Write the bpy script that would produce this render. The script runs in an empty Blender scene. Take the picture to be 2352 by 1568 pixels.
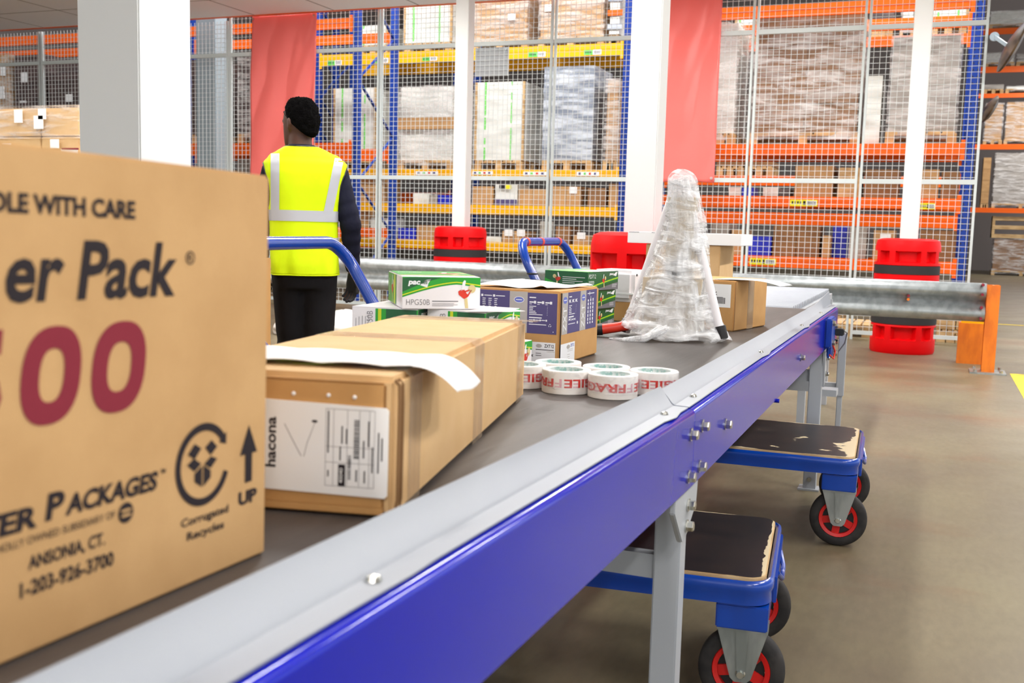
import bpy, bmesh, math, random
from math import sin, cos, pi, radians, atan, atan2, hypot, sqrt
from mathutils import Vector, Matrix, noise
random.seed(7)
SC = bpy.context.scene
COL = SC.collection
# ------------------------------------------------------------------ camera
FPX, CAMH = 2400.0, 1.12
PITCH, ROLL, YAW = atan((784 - 520) / FPX), 0.0265, atan(954 / FPX)
fw = Vector((-sin(YAW) * cos(PITCH), cos(YAW) * cos(PITCH), -sin(PITCH)))
r0 = Vector((cos(YAW), sin(YAW), 0)); u0 = r0.cross(fw)
rt = r0 * cos(ROLL) + u0 * sin(ROLL); up = -r0 * sin(ROLL) + u0 * cos(ROLL)
CP = Vector((0, 0, CAMH))
cd = bpy.data.cameras.new('camera'); cam = bpy.data.objects.new('camera', cd); COL.objects.link(cam)
M3 = Matrix((rt, up, -fw)).transposed()
cam.matrix_world = Matrix.Translation(CP) @ M3.to_4x4()
cd.sensor_width = 36; cd.lens = FPX / 2352 * 36; cd.clip_start = 0.05; cd.clip_end = 200
cd.dof.use_dof = True; cd.dof.focus_distance = 3.3; cd.dof.aperture_fstop = 7.0
SC.camera = cam
# ------------------------------------------------------------------ light and exposure
W = bpy.data.worlds.new('world'); SC.world = W; W.use_nodes = True
W.node_tree.nodes['Background'].inputs[0].default_value = (0.93, 0.97, 1, 1)
W.node_tree.nodes['Background'].inputs[1].default_value = 0.85
vs = SC.view_settings
vs.view_transform = 'Standard'; vs.look = 'None'; vs.gamma = 1; vs.use_curve_mapping = False; vs.exposure = 0.75
SC.cycles.max_bounces = 8; SC.cycles.transparent_max_bounces = 24; SC.cycles.use_denoising = True
SC.cycles.caustics_reflective = False; SC.cycles.caustics_refractive = False

def area(name, loc, sx, sy, power, rot=(0, 0, 0), col=(1, 0.985, 0.965)):
    l = bpy.data.lights.new(name, 'AREA'); l.shape = 'RECTANGLE'; l.size = sx; l.size_y = sy; l.energy = power; l.color = col
    o = bpy.data.objects.new(name, l); o.location = loc; o.rotation_euler = rot; COL.objects.link(o); return o
# rows of strip lamps under the low ceiling over the packing area; the fittings are built further down
LAMPS = [(1.9, 1.0), (1.9, 3.8), (1.9, 6.6), (1.9, 9.4),
         (1.6, -2.4), (-.9, -2.6), (-2.0, 4.0), (-2.0, 6.8), (-2.0, 9.4), (-6.2, 4.0), (-6.2, 6.8), (-6.2, 9.4), (-10.4, 3.2), (-10.4, 5.6)]  # the two behind the camera and the far left two are added fill
CEIL = 3.77
for lx, ly in LAMPS:
    area('lamp_light', (lx, ly, CEIL - 0.11), 0.22, 1.45, 34 if (lx, ly) == (1.9, 1.0) else 48)
# high bay lamps over the rack aisles
for lx, ly in ((-9, 12.45), (-5, 12.45), (-1, 12.45), (2.5, 12.6)):
    area('aisle_light', (lx, ly + 0.02, 6.4), 2.6, 0.5, 125)
for lx, ly in ((2.6, 16.0), (-6, 17.2), (-1, 17.2), (3.5, 33.5)):  # the farthest is added, and the first raised, to brighten the far right rack
    area('aisle_light', (lx, ly, 6.6), 2.6, 1.0, 220 if lx > 0 else 50)

# ------------------------------------------------------------------ pixel rays onto real planes
def ray(x, y): return fw + rt * ((x - 1176) / FPX) + up * ((784 - y) / FPX)
def onY(x, y, Y):
    d = ray(x, y); return CP + d * (Y / d.y)
def onZ(x, y, z):
    d = ray(x, y); return CP + d * ((z - CAMH) / d.z)
SL = 0.0215
def beltz(y): return 0.770 + (SL * (1.97 - y) if y < 1.97 else -0.002 * (y - 1.97))

# ------------------------------------------------------------------ materials
def lin(c):
    return tuple(((v / 255) / 12.92 if v / 255 <= .04045 else ((v / 255 + .055) / 1.055) ** 2.4) for v in c) + (1,)
MATS = {}
def mat(name, rgb, rough=.5, metal=0, spec=.5, coat=0, nz=0, sc=(8, 8, 8), rgb2=None, bump=0, bsc=None, edge=(.4, .6), bdist=.01):
    m = bpy.data.materials.new(name); m.use_nodes = True; nt = m.node_tree; b = nt.nodes['Principled BSDF']
    b.inputs['Base Color'].default_value = lin(rgb); b.inputs['Roughness'].default_value = rough
    b.inputs['Metallic'].default_value = metal; b.inputs['Specular IOR Level'].default_value = spec
    b.inputs['Coat Weight'].default_value = coat; b.inputs['Coat Roughness'].default_value = .08
    tc = nt.nodes.new('ShaderNodeTexCoord')
    def nzt(scale, det=4):
        mp = nt.nodes.new('ShaderNodeMapping'); mp.inputs['Scale'].default_value = scale
        nt.links.new(tc.outputs['Object'], mp.inputs[0])
        n = nt.nodes.new('ShaderNodeTexNoise'); n.inputs['Scale'].default_value = 1; n.inputs['Detail'].default_value = det
        nt.links.new(mp.outputs[0], n.inputs['Vector']); return n
    if rgb2 is not None:
        n = nzt(sc); rp = nt.nodes.new('ShaderNodeValToRGB')
        rp.color_ramp.elements[0].position, rp.color_ramp.elements[1].position = edge
        rp.color_ramp.elements[0].color = lin(rgb); rp.color_ramp.elements[1].color = lin(rgb2)
        nt.links.new(n.outputs[0], rp.inputs[0]); nt.links.new(rp.outputs[0], b.inputs['Base Color'])
    if bump:
        n2 = nzt(bsc or sc, 5); bp = nt.nodes.new('ShaderNodeBump'); bp.inputs['Strength'].default_value = bump; bp.inputs['Distance'].default_value = bdist
        nt.links.new(n2.outputs[0], bp.inputs['Height']); nt.links.new(bp.outputs[0], b.inputs['Normal'])
    MATS[name] = m; return m
def film(name, lo, hi, sc, rough=.18, tint=(245, 246, 248), bump=.6):  # opaque white streaks: film haze, with streak highlights put into the mix
    m = bpy.data.materials.new(name); m.use_nodes = True; nt = m.node_tree; b = nt.nodes['Principled BSDF']
    b.inputs['Base Color'].default_value = lin(tint); b.inputs['Roughness'].default_value = rough
    b.inputs['Specular IOR Level'].default_value = .8
    out = nt.nodes['Material Output']; tr = nt.nodes.new('ShaderNodeBsdfTransparent'); mx = nt.nodes.new('ShaderNodeMixShader')
    tc = nt.nodes.new('ShaderNodeTexCoord'); mp = nt.nodes.new('ShaderNodeMapping'); mp.inputs['Scale'].default_value = sc
    mp.inputs['Rotation'].default_value = (0.1, 0.25, 0.1)
    n = nt.nodes.new('ShaderNodeTexNoise'); n.inputs['Scale'].default_value = 1; n.inputs['Detail'].default_value = 6; n.inputs['Distortion'].default_value = .8
    nt.links.new(tc.outputs['Object'], mp.inputs[0]); nt.links.new(mp.outputs[0], n.inputs['Vector'])
    mr = nt.nodes.new('ShaderNodeMapRange'); mr.inputs['From Min'].default_value = .42; mr.inputs['From Max'].default_value = .66
    mr.inputs['To Min'].default_value = lo; mr.inputs['To Max'].default_value = hi
    nt.links.new(n.outputs[0], mr.inputs['Value'])
    bp = nt.nodes.new('ShaderNodeBump'); bp.inputs['Strength'].default_value = bump; bp.inputs['Distance'].default_value = .02
    nt.links.new(n.outputs[0], bp.inputs['Height']); nt.links.new(bp.outputs[0], b.inputs['Normal'])
    nt.links.new(mr.outputs[0], mx.inputs[0]); nt.links.new(tr.outputs[0], mx.inputs[1]); nt.links.new(b.outputs[0], mx.inputs[2])
    nt.links.new(mx.outputs[0], out.inputs[0]); MATS[name] = m; return m
def emit(name, rgb, s):
    m = bpy.data.materials.new(name); m.use_nodes = True; b = m.node_tree.nodes['Principled BSDF']
    b.inputs['Emission Color'].default_value = lin(rgb); b.inputs['Emission Strength'].default_value = s; MATS[name] = m; return m

KR = mat('cardboard', (214, 178, 130), .75, spec=.25, rgb2=(211, 174, 125), sc=(14, 14, 14), bump=.03, bsc=(120, 120, 400))
KR2 = mat('cardboard_warm', (198, 152, 96), .75, spec=.25, rgb2=(193, 147, 92), sc=(14, 14, 14), bump=.03, bsc=(120, 120, 300))
KRL = mat('cardboard_big', (202, 162, 112), .75, spec=.25, rgb2=(193, 153, 104), sc=(9, 9, 9), bump=.05, bsc=(160, 160, 160))
KRD = mat('cardboard_dull', (146, 106, 70), .7, spec=.3, rgb2=(130, 92, 60), sc=(3, 3, 9))
KRB = mat('cardboard_pale', (194, 152, 104), .7, spec=.3, rgb2=(180, 138, 92), sc=(3, 3, 9))
DARK = mat('dark_wrap', (84, 66, 64), .4, spec=.5, rgb2=(62, 48, 48), sc=(2, 2, 7), bump=.3, bsc=(4, 4, 30))
WHITE = mat('white_paper', (240, 240, 240), .6, spec=.3)
WHITEG = mat('white_goods', (226, 226, 220), .5, spec=.4, rgb2=(206, 206, 198), sc=(2, 2, 9), bump=.2, bsc=(4, 4, 30))
GREYG = mat('grey_goods', (168, 160, 152), .45, spec=.5, rgb2=(148, 140, 132), sc=(3, 3, 12), bump=.25, bsc=(4, 4, 30))
SLATE = mat('grey_film_goods', (120, 128, 142), .3, spec=.7, rgb2=(196, 202, 210), sc=(3, 3, 14), bump=.7, bsc=(5, 5, 26), edge=(.4, .62))
BLUE = mat('blue_panel', (15, 28, 172), .13, spec=.38, coat=0)
TBLUE = mat('trolley_blue', (6, 62, 160), .22, spec=.5, coat=.2, bump=.05, bsc=(30, 30, 30))
RBLUE = mat('rack_blue', (16, 58, 150), .45, spec=.3)
ORANGE = mat('rack_orange', (240, 98, 0), .45, spec=.3)
YELLOW = mat('rack_yellow', (246, 182, 2), .45, spec=.3)
PORANGE = mat('post_orange', (232, 124, 22), .45, rgb2=(212, 106, 20), sc=(14, 14, 5))
RED = mat('protector_red', (222, 2, 10), .45, spec=.18, bump=.1, bsc=(40, 40, 40))
BANNER = mat('banner_red', (246, 116, 110), .4, spec=.4)  # pink of sheen and overexposure put into the red
BLACK = mat('black', (22, 22, 24), .5)
BAND = mat('black_band', (34, 32, 34), .7)
RUBBER = mat('rubber', (38, 36, 36), .75, spec=.3, rgb2=(50, 47, 46), sc=(30, 30, 30))
RIMRED = mat('rim_red', (206, 26, 24), .35)
GALV = mat('galvanised', (168, 172, 170), .38, metal=.7, rgb2=(140, 146, 144), sc=(20, 20, 6))
GUARD = mat('guard_steel', (176, 182, 184), .4, metal=.55, rgb2=(154, 160, 162), sc=(18, 6, 18))
STEEL = mat('bolt_steel', (205, 205, 198), .22, metal=1)
GUIDE = mat('guide_grey', (147, 152, 160), .42, spec=.4, rgb2=(141, 146, 155), sc=(5, 2, 5))
LEGG = mat('leg_grey', (168, 172, 178), .45, spec=.4)
BELT = mat('belt', (76, 71, 69), .45, spec=.35, rgb2=(62, 57, 55), sc=(12, 1.3, 12), bump=.12, bsc=(50, 6, 50))
COLW = mat('column_white', (224, 225, 224), .55, spec=.3)
FENCE = mat('fence_light', (214, 220, 220), .45, spec=.4)
FENCEG = mat('fence_rail', (204, 214, 214), .4, spec=.5)
WOOD = mat('pallet_wood', (206, 172, 124), .8, rgb2=(178, 142, 96), sc=(3, 3, 12))
PLY = mat('ply_edge', (222, 190, 140), .7, rgb2=(196, 160, 112), sc=(10, 10, 80))
VEST = mat('vest_yellow', (214, 240, 8), .7, spec=.2, bump=.25, bsc=(9, 9, 5), bdist=.02)
REFL = mat('reflective_tape', (186, 188, 194), .4, spec=.5)
NAVY = mat('navy_knit', (26, 27, 42), .9, spec=.15, bump=.35, bsc=(14, 14, 9), bdist=.02)
TROU = mat('black_trousers', (24, 23, 26), .85, spec=.2, bump=.35, bsc=(9, 9, 5), bdist=.02)
SKIN = mat('skin', (82, 50, 36), .5, spec=.4)
HAIR = mat('hair', (9, 8, 8), 1, spec=.05, bump=1, bsc=(160, 160, 160), bdist=.01)
GLOVE = mat('glove', (30, 28, 30), .75)
INK = mat('ink_black', (44, 38, 42), .7, spec=.2)
INKR = mat('ink_maroon', (134, 44, 58), .7, spec=.2)
INKG = mat('ink_grey', (120, 118, 122), .7, spec=.2)
INKW = mat('ink_white', (236, 236, 238), .6)
INKL = mat('ink_lilac', (84, 76, 122), .6, spec=.3)
INKS = mat('ink_silver', (176, 170, 164), .5, spec=.4)
INKB = mat('ink_badge_blue', (96, 108, 190), .5)
GRN = mat('print_green', (34, 158, 44), .35, spec=.5)
GRND = mat('print_dark_green', (20, 92, 48), .35, spec=.5)
LIME = mat('print_lime', (206, 216, 20), .4)
GLW = mat('glossy_white', (238, 234, 236), .3, spec=.5)
PRED = mat('print_red', (214, 52, 30), .4)
TAN = mat('print_tan', (214, 196, 140), .4)
PTAPE = film('packing_tape', .3, .5, (30, 30, 4), rough=.12, tint=(206, 180, 146), bump=.2)
FILM = film('stretch_film', .12, .78, (24, 24, 8), rough=.12, bump=.8)
FILMH = film('stretch_film_wound', .10, .88, (9, 9, 34), rough=.12, bump=.9)
FILM2 = film('pallet_film', .05, .60, (2.5, 2.5, 14), rough=.16, tint=(236, 230, 226), bump=.5)  # strong white streaks put the film's highlights into its opacity
CLEAR = film('clear_film', .02, .3, (26, 26, 26), rough=.1)
TRED = mat('tape_print_red', (206, 46, 36), .35)
TPINK = mat('tape_print_faded', (220, 168, 180), .35)
TWHT = mat('tape_white', (240, 236, 232), .3, spec=.5)
TEAL = mat('core_print', (214, 222, 220), .5, rgb2=(150, 190, 184), sc=(60, 60, 60), edge=(.5, .56))
GRAYB = mat('board_grey', (176, 180, 184), .5)
BIN = mat('bin_blue', (24, 40, 190), .4)
YTAPE = mat('floor_yellow', (226, 196, 30), .6, rgb2=(206, 176, 36), sc=(12, 12, 12))
LAMPM = emit('lamp_tube', (255, 250, 244), 26)
MIRB = mat('mirror_back', (104, 82, 58), .35, metal=.3, rgb2=(58, 46, 38), sc=(9, 9, 9))

def floor_mat():
    m = bpy.data.materials.new('concrete'); m.use_nodes = True; nt = m.node_tree; b = nt.nodes['Principled BSDF']
    tc = nt.nodes.new('ShaderNodeTexCoord')
    def nz(scale, det, rough=.55):
        mp = nt.nodes.new('ShaderNodeMapping'); mp.inputs['Scale'].default_value = scale; nt.links.new(tc.outputs['Object'], mp.inputs[0])
        n = nt.nodes.new('ShaderNodeTexNoise'); n.inputs['Scale'].default_value = 1; n.inputs['Detail'].default_value = det; n.inputs['Roughness'].default_value = rough
        nt.links.new(mp.outputs[0], n.inputs['Vector']); return n
    def ramp(n, stops):
        r = nt.nodes.new('ShaderNodeValToRGB'); e = r.color_ramp.elements
        e[0].position, e[0].color = stops[0][0], lin(stops[0][1]); e[1].position, e[1].color = stops[-1][0], lin(stops[-1][1])
        for p, c in stops[1:-1]: q = e.new(p); q.color = lin(c)
        nt.links.new(n.outputs[0], r.inputs[0]); return r
    a = ramp(nz((1.2, .8, 1), 8), [(.3, (102, 91, 74)), (.5, (114, 104, 81)), (.7, (124, 115, 88))])
    bq = ramp(nz((.7, 1.1, 1), 5), [(.56, (255, 255, 255)), (.72, (255, 214, 196))])
    c = ramp(nz((40, 14, 1), 3), [(.3, (236, 234, 232)), (.7, (255, 255, 255))])
    m1 = nt.nodes.new('ShaderNodeMixRGB'); m1.blend_type = 'MULTIPLY'; m1.inputs[0].default_value = 1
    m2 = nt.nodes.new('ShaderNodeMixRGB'); m2.blend_type = 'MULTIPLY'; m2.inputs[0].default_value = 1
    nt.links.new(a.outputs[0], m1.inputs[1]); nt.links.new(bq.outputs[0], m1.inputs[2])
    nt.links.new(m1.outputs[0], m2.inputs[1]); nt.links.new(c.outputs[0], m2.inputs[2])
    nt.links.new(m2.outputs[0], b.inputs['Base Color'])
    rr = nt.nodes.new('ShaderNodeMapRange'); rr.inputs['To Min'].default_value = .28; rr.inputs['To Max'].default_value = .55
    nt.links.new(nz((2, 2, 1), 6).outputs[0], rr.inputs['Value']); nt.links.new(rr.outputs[0], b.inputs['Roughness'])
    b.inputs['Specular IOR Level'].default_value = .45
    return m
FLOORM = floor_mat()
def ceil_mat():
    m = bpy.data.materials.new('ceiling_tiles'); m.use_nodes = True; nt = m.node_tree; b = nt.nodes['Principled BSDF']
    tc = nt.nodes.new('ShaderNodeTexCoord'); br = nt.nodes.new('ShaderNodeTexBrick'); br.offset = 0
    br.inputs['Scale'].default_value = 1; br.inputs['Brick Width'].default_value = 1.2; br.inputs['Row Height'].default_value = 1.2
    br.inputs['Mortar Size'].default_value = .012
    br.inputs['Color1'].default_value = lin((250, 248, 252)); br.inputs['Color2'].default_value = lin((247, 245, 249)); br.inputs['Mortar'].default_value = lin((150, 142, 142))
    nt.links.new(tc.outputs['Object'], br.inputs['Vector']); nt.links.new(br.outputs[0], b.inputs['Base Color'])
    b.inputs['Roughness'].default_value = .8; return m
CEILM = ceil_mat()
def deck_mat():
    m = bpy.data.materials.new('worn_deck'); m.use_nodes = True; nt = m.node_tree; b = nt.nodes['Principled BSDF']
    tc = nt.nodes.new('ShaderNodeTexCoord'); mp = nt.nodes.new('ShaderNodeMapping'); mp.inputs['Scale'].default_value = (7, 11, 1); nt.links.new(tc.outputs['Object'], mp.inputs[0])
    n = nt.nodes.new('ShaderNodeTexNoise'); n.inputs['Scale'].default_value = 1; n.inputs['Detail'].default_value = 7; nt.links.new(mp.outputs[0], n.inputs['Vector'])
    at = nt.nodes.new('ShaderNodeAttribute'); at.attribute_name = 'wear'
    ad = nt.nodes.new('ShaderNodeMath'); ad.operation = 'ADD'; nt.links.new(n.outputs[0], ad.inputs[0]); nt.links.new(at.outputs['Fac'], ad.inputs[1])
    r = nt.nodes.new('ShaderNodeValToRGB'); e = r.color_ramp.elements
    e[0].position, e[0].color = .3, lin((22, 21, 28)); e[1].position, e[1].color = .735, lin((232, 214, 176))
    q = e.new(.6); q.color = lin((40, 33, 35)); q = e.new(.715); q.color = lin((48, 38, 37))
    nt.links.new(ad.outputs[0], r.inputs[0]); nt.links.new(r.outputs[0], b.inputs['Base Color'])
    b.inputs['Roughness'].default_value = .35; return m
DECK = deck_mat()

# ------------------------------------------------------------------ mesh builder
class MB:
    def __init__(s): s.v = []; s.f = []; s.m = []
    def add(s, vs_, fs, mi=0):
        n = len(s.v); s.v += [tuple(v) for v in vs_]; s.f += [tuple(i + n for i in f) for f in fs]; s.m += [mi] * len(fs); return s
    def box(s, x0, x1, y0, y1, z0, z1, mi=0):
        return s.add([(x0, y0, z0), (x1, y0, z0), (x1, y1, z0), (x0, y1, z0), (x0, y0, z1), (x1, y0, z1), (x1, y1, z1), (x0, y1, z1)],
                     [(0, 3, 2, 1), (4, 5, 6, 7), (0, 1, 5, 4), (1, 2, 6, 5), (2, 3, 7, 6), (3, 0, 4, 7)], mi)
    def bar(s, a, b, w, h=None, upv=(0, 0, 1), mi=0):   # square bar between two points
        a, b = Vector(a), Vector(b); d = (b - a).normalized(); h = h or w
        u = Vector(upv); 
        if abs(d.dot(u)) > .98: u = Vector((0, 1, 0))
        sx = d.cross(u).normalized() * w / 2; sy = sx.cross(d).normalized() * h / 2
        return s.add([a - sx - sy, a + sx - sy, a + sx + sy, a - sx + sy, b - sx - sy, b + sx - sy, b + sx + sy, b - sx + sy],
                     [(0, 3, 2, 1), (4, 5, 6, 7), (0, 1, 5, 4), (1, 2, 6, 5), (2, 3, 7, 6), (3, 0, 4, 7)], mi)
    def tube(s, pts, r, n=12, cap=True, mi=0):
        pts = [Vector(p) for p in pts]; rs = r if isinstance(r, (list, tuple)) else [r] * len(pts)
        rings = []; u = None
        for i, p in enumerate(pts):
            d = ((pts[min(i + 1, len(pts) - 1)] - pts[max(i - 1, 0)])).normalized()
            if u is None: u = d.orthogonal().normalized()
            u = (u - d * u.dot(d)).normalized(); w = d.cross(u)
            rings.append([p + (u * cos(2 * pi * k / n) + w * sin(2 * pi * k / n)) * rs[i] for k in range(n)])
        return s.loft(rings, cap, mi)
    def loft(s, rings, cap=True, mi=0, closed=True):
        n = len(rings[0]); vv = [v for r in rings for v in r]; ff = []
        for i in range(len(rings) - 1):
            for k in range(n if closed else n - 1):
                k2 = (k + 1) % n; ff.append((i * n + k, i * n + k2, (i + 1) * n + k2, (i + 1) * n + k))
        if cap: ff.append(tuple(range(n - 1, -1, -1))); ff.append(tuple((len(rings) - 1) * n + k for k in range(n)))
        return s.add(vv, ff, mi)
    def cyl(s, a, b, r, n=20, mi=0): return s.tube([a, b], r, n, True, mi)
    def lathe(s, prof, axis='z', c=(0, 0, 0), n=32, mi=0, cap=False):
        rings = []
        for rr, h in prof:
            ring = []
            for k in range(n):
                t = 2 * pi * k / n; a, b = rr * cos(t), rr * sin(t)
                ring.append((c[0] + a, c[1] + b, c[2] + h) if axis == 'z' else ((c[0] + a, c[1] + h, c[2] + b) if axis == 'y' else (c[0] + h, c[1] + a, c[2] + b)))
            rings.append(ring)
        return s.loft(rings, cap, mi)
    def prism(s, poly, fn, t, mi=0):   # poly 2d, fn(u,v,w) -> 3d, thickness t
        n = len(poly); a = [fn(u, v, 0) for u, v in poly]; b = [fn(u, v, t) for u, v in poly]
        return s.add(a + b, [tuple(range(n - 1, -1, -1)), tuple(range(n, 2 * n))] + [(k, (k + 1) % n, n + (k + 1) % n, n + k) for k in range(n)], mi)
    def xf(s, M): s.v = [tuple(M @ Vector(v)) for v in s.v]; return s
    def build(s, name, mats, parent=None, smooth=False, loc=None, bevel=0, fix=True, ang=40):
        me = bpy.data.meshes.new(name); me.from_pydata(s.v, [], s.f)
        for m in (mats if isinstance(mats, (list, tuple)) else [mats]): me.materials.append(m)
        me.polygons.foreach_set('material_index', s.m)
        if fix or bevel:
            bm = bmesh.new(); bm.from_mesh(me)
            if fix: bmesh.ops.recalc_face_normals(bm, faces=bm.faces)
            if bevel: bmesh.ops.bevel(bm, geom=[e for e in bm.edges if len(e.link_faces) == 2 and e.calc_face_angle(0) > .6], offset=bevel, segments=2, affect='EDGES', clamp_overlap=True)
            bm.to_mesh(me); bm.free()
        if smooth:
            me.polygons.foreach_set('use_smooth', [True] * len(me.polygons)); me.set_sharp_from_angle(angle=radians(ang))
        o = bpy.data.objects.new(name, me); COL.objects.link(o)
        if loc is not None: o.location = loc
        if parent: o.parent = parent
        return o
def tag(o, label, cat, group=None, kind=None):
    o['label'] = label; o['category'] = cat
    if group: o['group'] = group
    if kind: o['kind'] = kind
    return o
def plabel(o, t): o['label'] = t; return o
def struct(o, label=None):
    o['kind'] = 'structure'
    if label: o['label'] = label
    return o
def empty(name, loc, yaw=0, tilt=0):
    o = bpy.data.objects.new(name, None); COL.objects.link(o); o.empty_display_size = .1
    o.matrix_world = Matrix.Translation(Vector(loc)) @ Matrix.Rotation(tilt, 4, 'X') @ Matrix.Rotation(yaw, 4, 'Z'); return o
def copy_tree(o, parent=None):
    c = o.copy(); COL.objects.link(c); c.parent = parent
    for ch in list(o.children): copy_tree(ch, c)
    return c

# ------------------------------------------------------------------ lettering
def glyphs(body, bold=0):
    cu = bpy.data.curves.new('t', 'FONT'); cu.body = body; cu.size = 1; cu.offset = bold; cu.resolution_u = 3
    o = bpy.data.objects.new('t', cu); COL.objects.link(o)
    dg = bpy.context.evaluated_depsgraph_get(); me = o.evaluated_get(dg).to_mesh()
    v = [tuple(p.co) for p in me.vertices]; f = [tuple(p.vertices) for p in me.polygons]
    o.evaluated_get(dg).to_mesh_clear(); bpy.data.objects.remove(o); bpy.data.curves.remove(cu); return v, f
def text(mb, fn, body, u0_, v0_, w, h, bold=.02, slant=0, rot=0, mi=0, capbox=False):
    """fits the word into w x h with its lower left corner at (u0,v0) of a face; rot=90 writes upwards"""
    v, f = glyphs(body, bold)
    if not v: return
    x0, x1 = min(p[0] for p in v), max(p[0] for p in v); y0, y1 = min(p[1] for p in v), max(p[1] for p in v)
    if capbox: y0, y1 = 0, .73
    out = []
    for p in v:
        b = (p[1] - y0) / (y1 - y0) * h; a = (p[0] - x0) / (x1 - x0) * w + slant * b
        if rot == 90: a, b = -b, a
        elif rot == 180: a, b = -a, -b
        elif rot == -90: a, b = b, -a
        out.append(fn(u0_ + a, v0_ + b))
    mb.add(out, f, mi)
def rect(mb, fn, u0_, v0_, u1, v1, mi=0):
    mb.add([fn(u0_, v0_), fn(u1, v0_), fn(u1, v1), fn(u0_, v1)], [(0, 1, 2, 3)], mi)
def poly(mb, fn, pts, mi=0): mb.add([fn(*p) for p in pts], [tuple(range(len(pts)))], mi)
def strip2(mb, fn, a, b, mi=0):   # band between two polylines
    n = len(a); mb.add([fn(*p) for p in a] + [fn(*p) for p in b], [(i, i + 1, n + i + 1, n + i) for i in range(n - 1)], mi)
def disc(mb, fn, u, v, ru, rv, n=20, mi=0): poly(mb, fn, [(u + ru * cos(2 * pi * k / n), v + rv * sin(2 * pi * k / n)) for k in range(n)], mi)
def lines(mb, fn, u0_, v0_, w, n, pitch, t, rnd=.4, mi=0, vert=False):  # rows of tiny unreadable print
    for i in range(n):
        l = w * (1 - rnd * random.random())
        if vert: rect(mb, fn, u0_ + i * pitch, v0_, u0_ + i * pitch + t, v0_ + l, mi)
        else: rect(mb, fn, u0_, v0_ - i * pitch, u0_ + l, v0_ - i * pitch + t, mi)
def barcode(mb, fn, u0_, v0_, w, h, n, vert=False, mi=0):
    L = h if vert else w; x = 0
    while x < L:
        b = L / n * random.uniform(.35, .9)
        if vert: rect(mb, fn, u0_, v0_ + x, u0_ + w, v0_ + min(x + b, L), mi)
        else: rect(mb, fn, u0_ + x, v0_, u0_ + min(x + b, L), v0_ + h, mi)
        x += b + L / n * random.uniform(.3, .8)
EPS = .0006
def F_front(e=EPS, w=0): return lambda u, v: (u, -e, v)            # u from front-right corner (negative to the left)
def F_right(e=EPS): return lambda u, v: (e, u, v)
def F_left(w, e=EPS): return lambda u, v: (-w - e, u, v)
def F_top(h, e=EPS): return lambda u, v: (u, v, h + e)
# ================================================================== SETTING
fl = MB().box(-22, 12, -6, 42, -.1, 0).build('floor', FLOORM); struct(fl)
cl = MB().box(-16, 8, -6, 11.72, CEIL, CEIL + .12).build('ceiling', CEILM); struct(cl)
tr = MB().box(-16, 8, 11.722, 11.79, CEIL - .005, CEIL + .16).build('trim_1', ORANGE); struct(tr)
wb = MB().box(-22, 12, 41, 41.2, 0, 11).build('wall_back', mat('wall_grey', (150, 140, 136), .8)); struct(wb)
ww = MB().box(-22.2, -22, -6, 41.2, 0, 11).build('wall_left', MATS['wall_grey']); struct(ww)
rf = MB().box(-22.2, 12, 11.8, 41.2, 11, 11.2).build('ceiling_high', MATS['wall_grey']); struct(rf)
mk = MB(); rect(mk, lambda u, v: (u, v, .0015), .675, 6.2, .80, 9.66); struct(mk.build('floor_marking', YTAPE))
mk = MB(); rect(mk, lambda u, v: (u, v, .0015), .62, 15.2, 1.6, 15.3); struct(mk.build('floor_marking', YTAPE))
COLS = [('column', 'broad white steel column at the left, behind the large carton', -3.107, -2.809, 3.2, 3.5, 3.77),
        ('column', 'slim white column rising from the red guard behind the worker', -5.075, -4.915, 10.82, 10.98, 3.77),
        ('column', 'white column beside the pink banner, behind the wrapped cone', -1.668, -1.488, 5.9, 6.08, 3.77),
        ('column', 'slim white column in the ringed red guard at the right', -.297, -.132, 10.82, 10.98, 3.77)]
for nm, lb, x0, x1, y0, y1, h in COLS:
    o = MB().box(x0, x1, y0, y1, 0, h).build(nm, COLW, bevel=.006); struct(o, lb)
cu = MB().box(-9.83, -9.50, 12.35, 12.62, 0, 6).build('column', mat('steel_grey_blue', (150, 164, 172), .5), bevel=.005); struct(cu, 'blue-grey steel column behind the mesh left of the red banner')

# ------------------------------------------------------------------ lamps on the ceiling
lab0 = 'white strip lamp fixed under the low ceiling out of view'
for i, (lx, ly) in enumerate(LAMPS):
    if i == 0:
        L0 = empty('strip_lamp', (lx, ly, CEIL)); tag(L0, lab0, 'lamp', 'strip lamps under the low ceiling')
        MB().box(-.13, .13, -.76, .76, -.055, 0).build('housing', COLW, L0, bevel=.005)
        for s in (-.06, .06): MB().cyl((s, -.73, -.075), (s, .73, -.075), .018, 12).build('tube', LAMPM, L0, True)
    else:
        c = copy_tree(L0); c.location = (lx, ly, CEIL)

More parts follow.
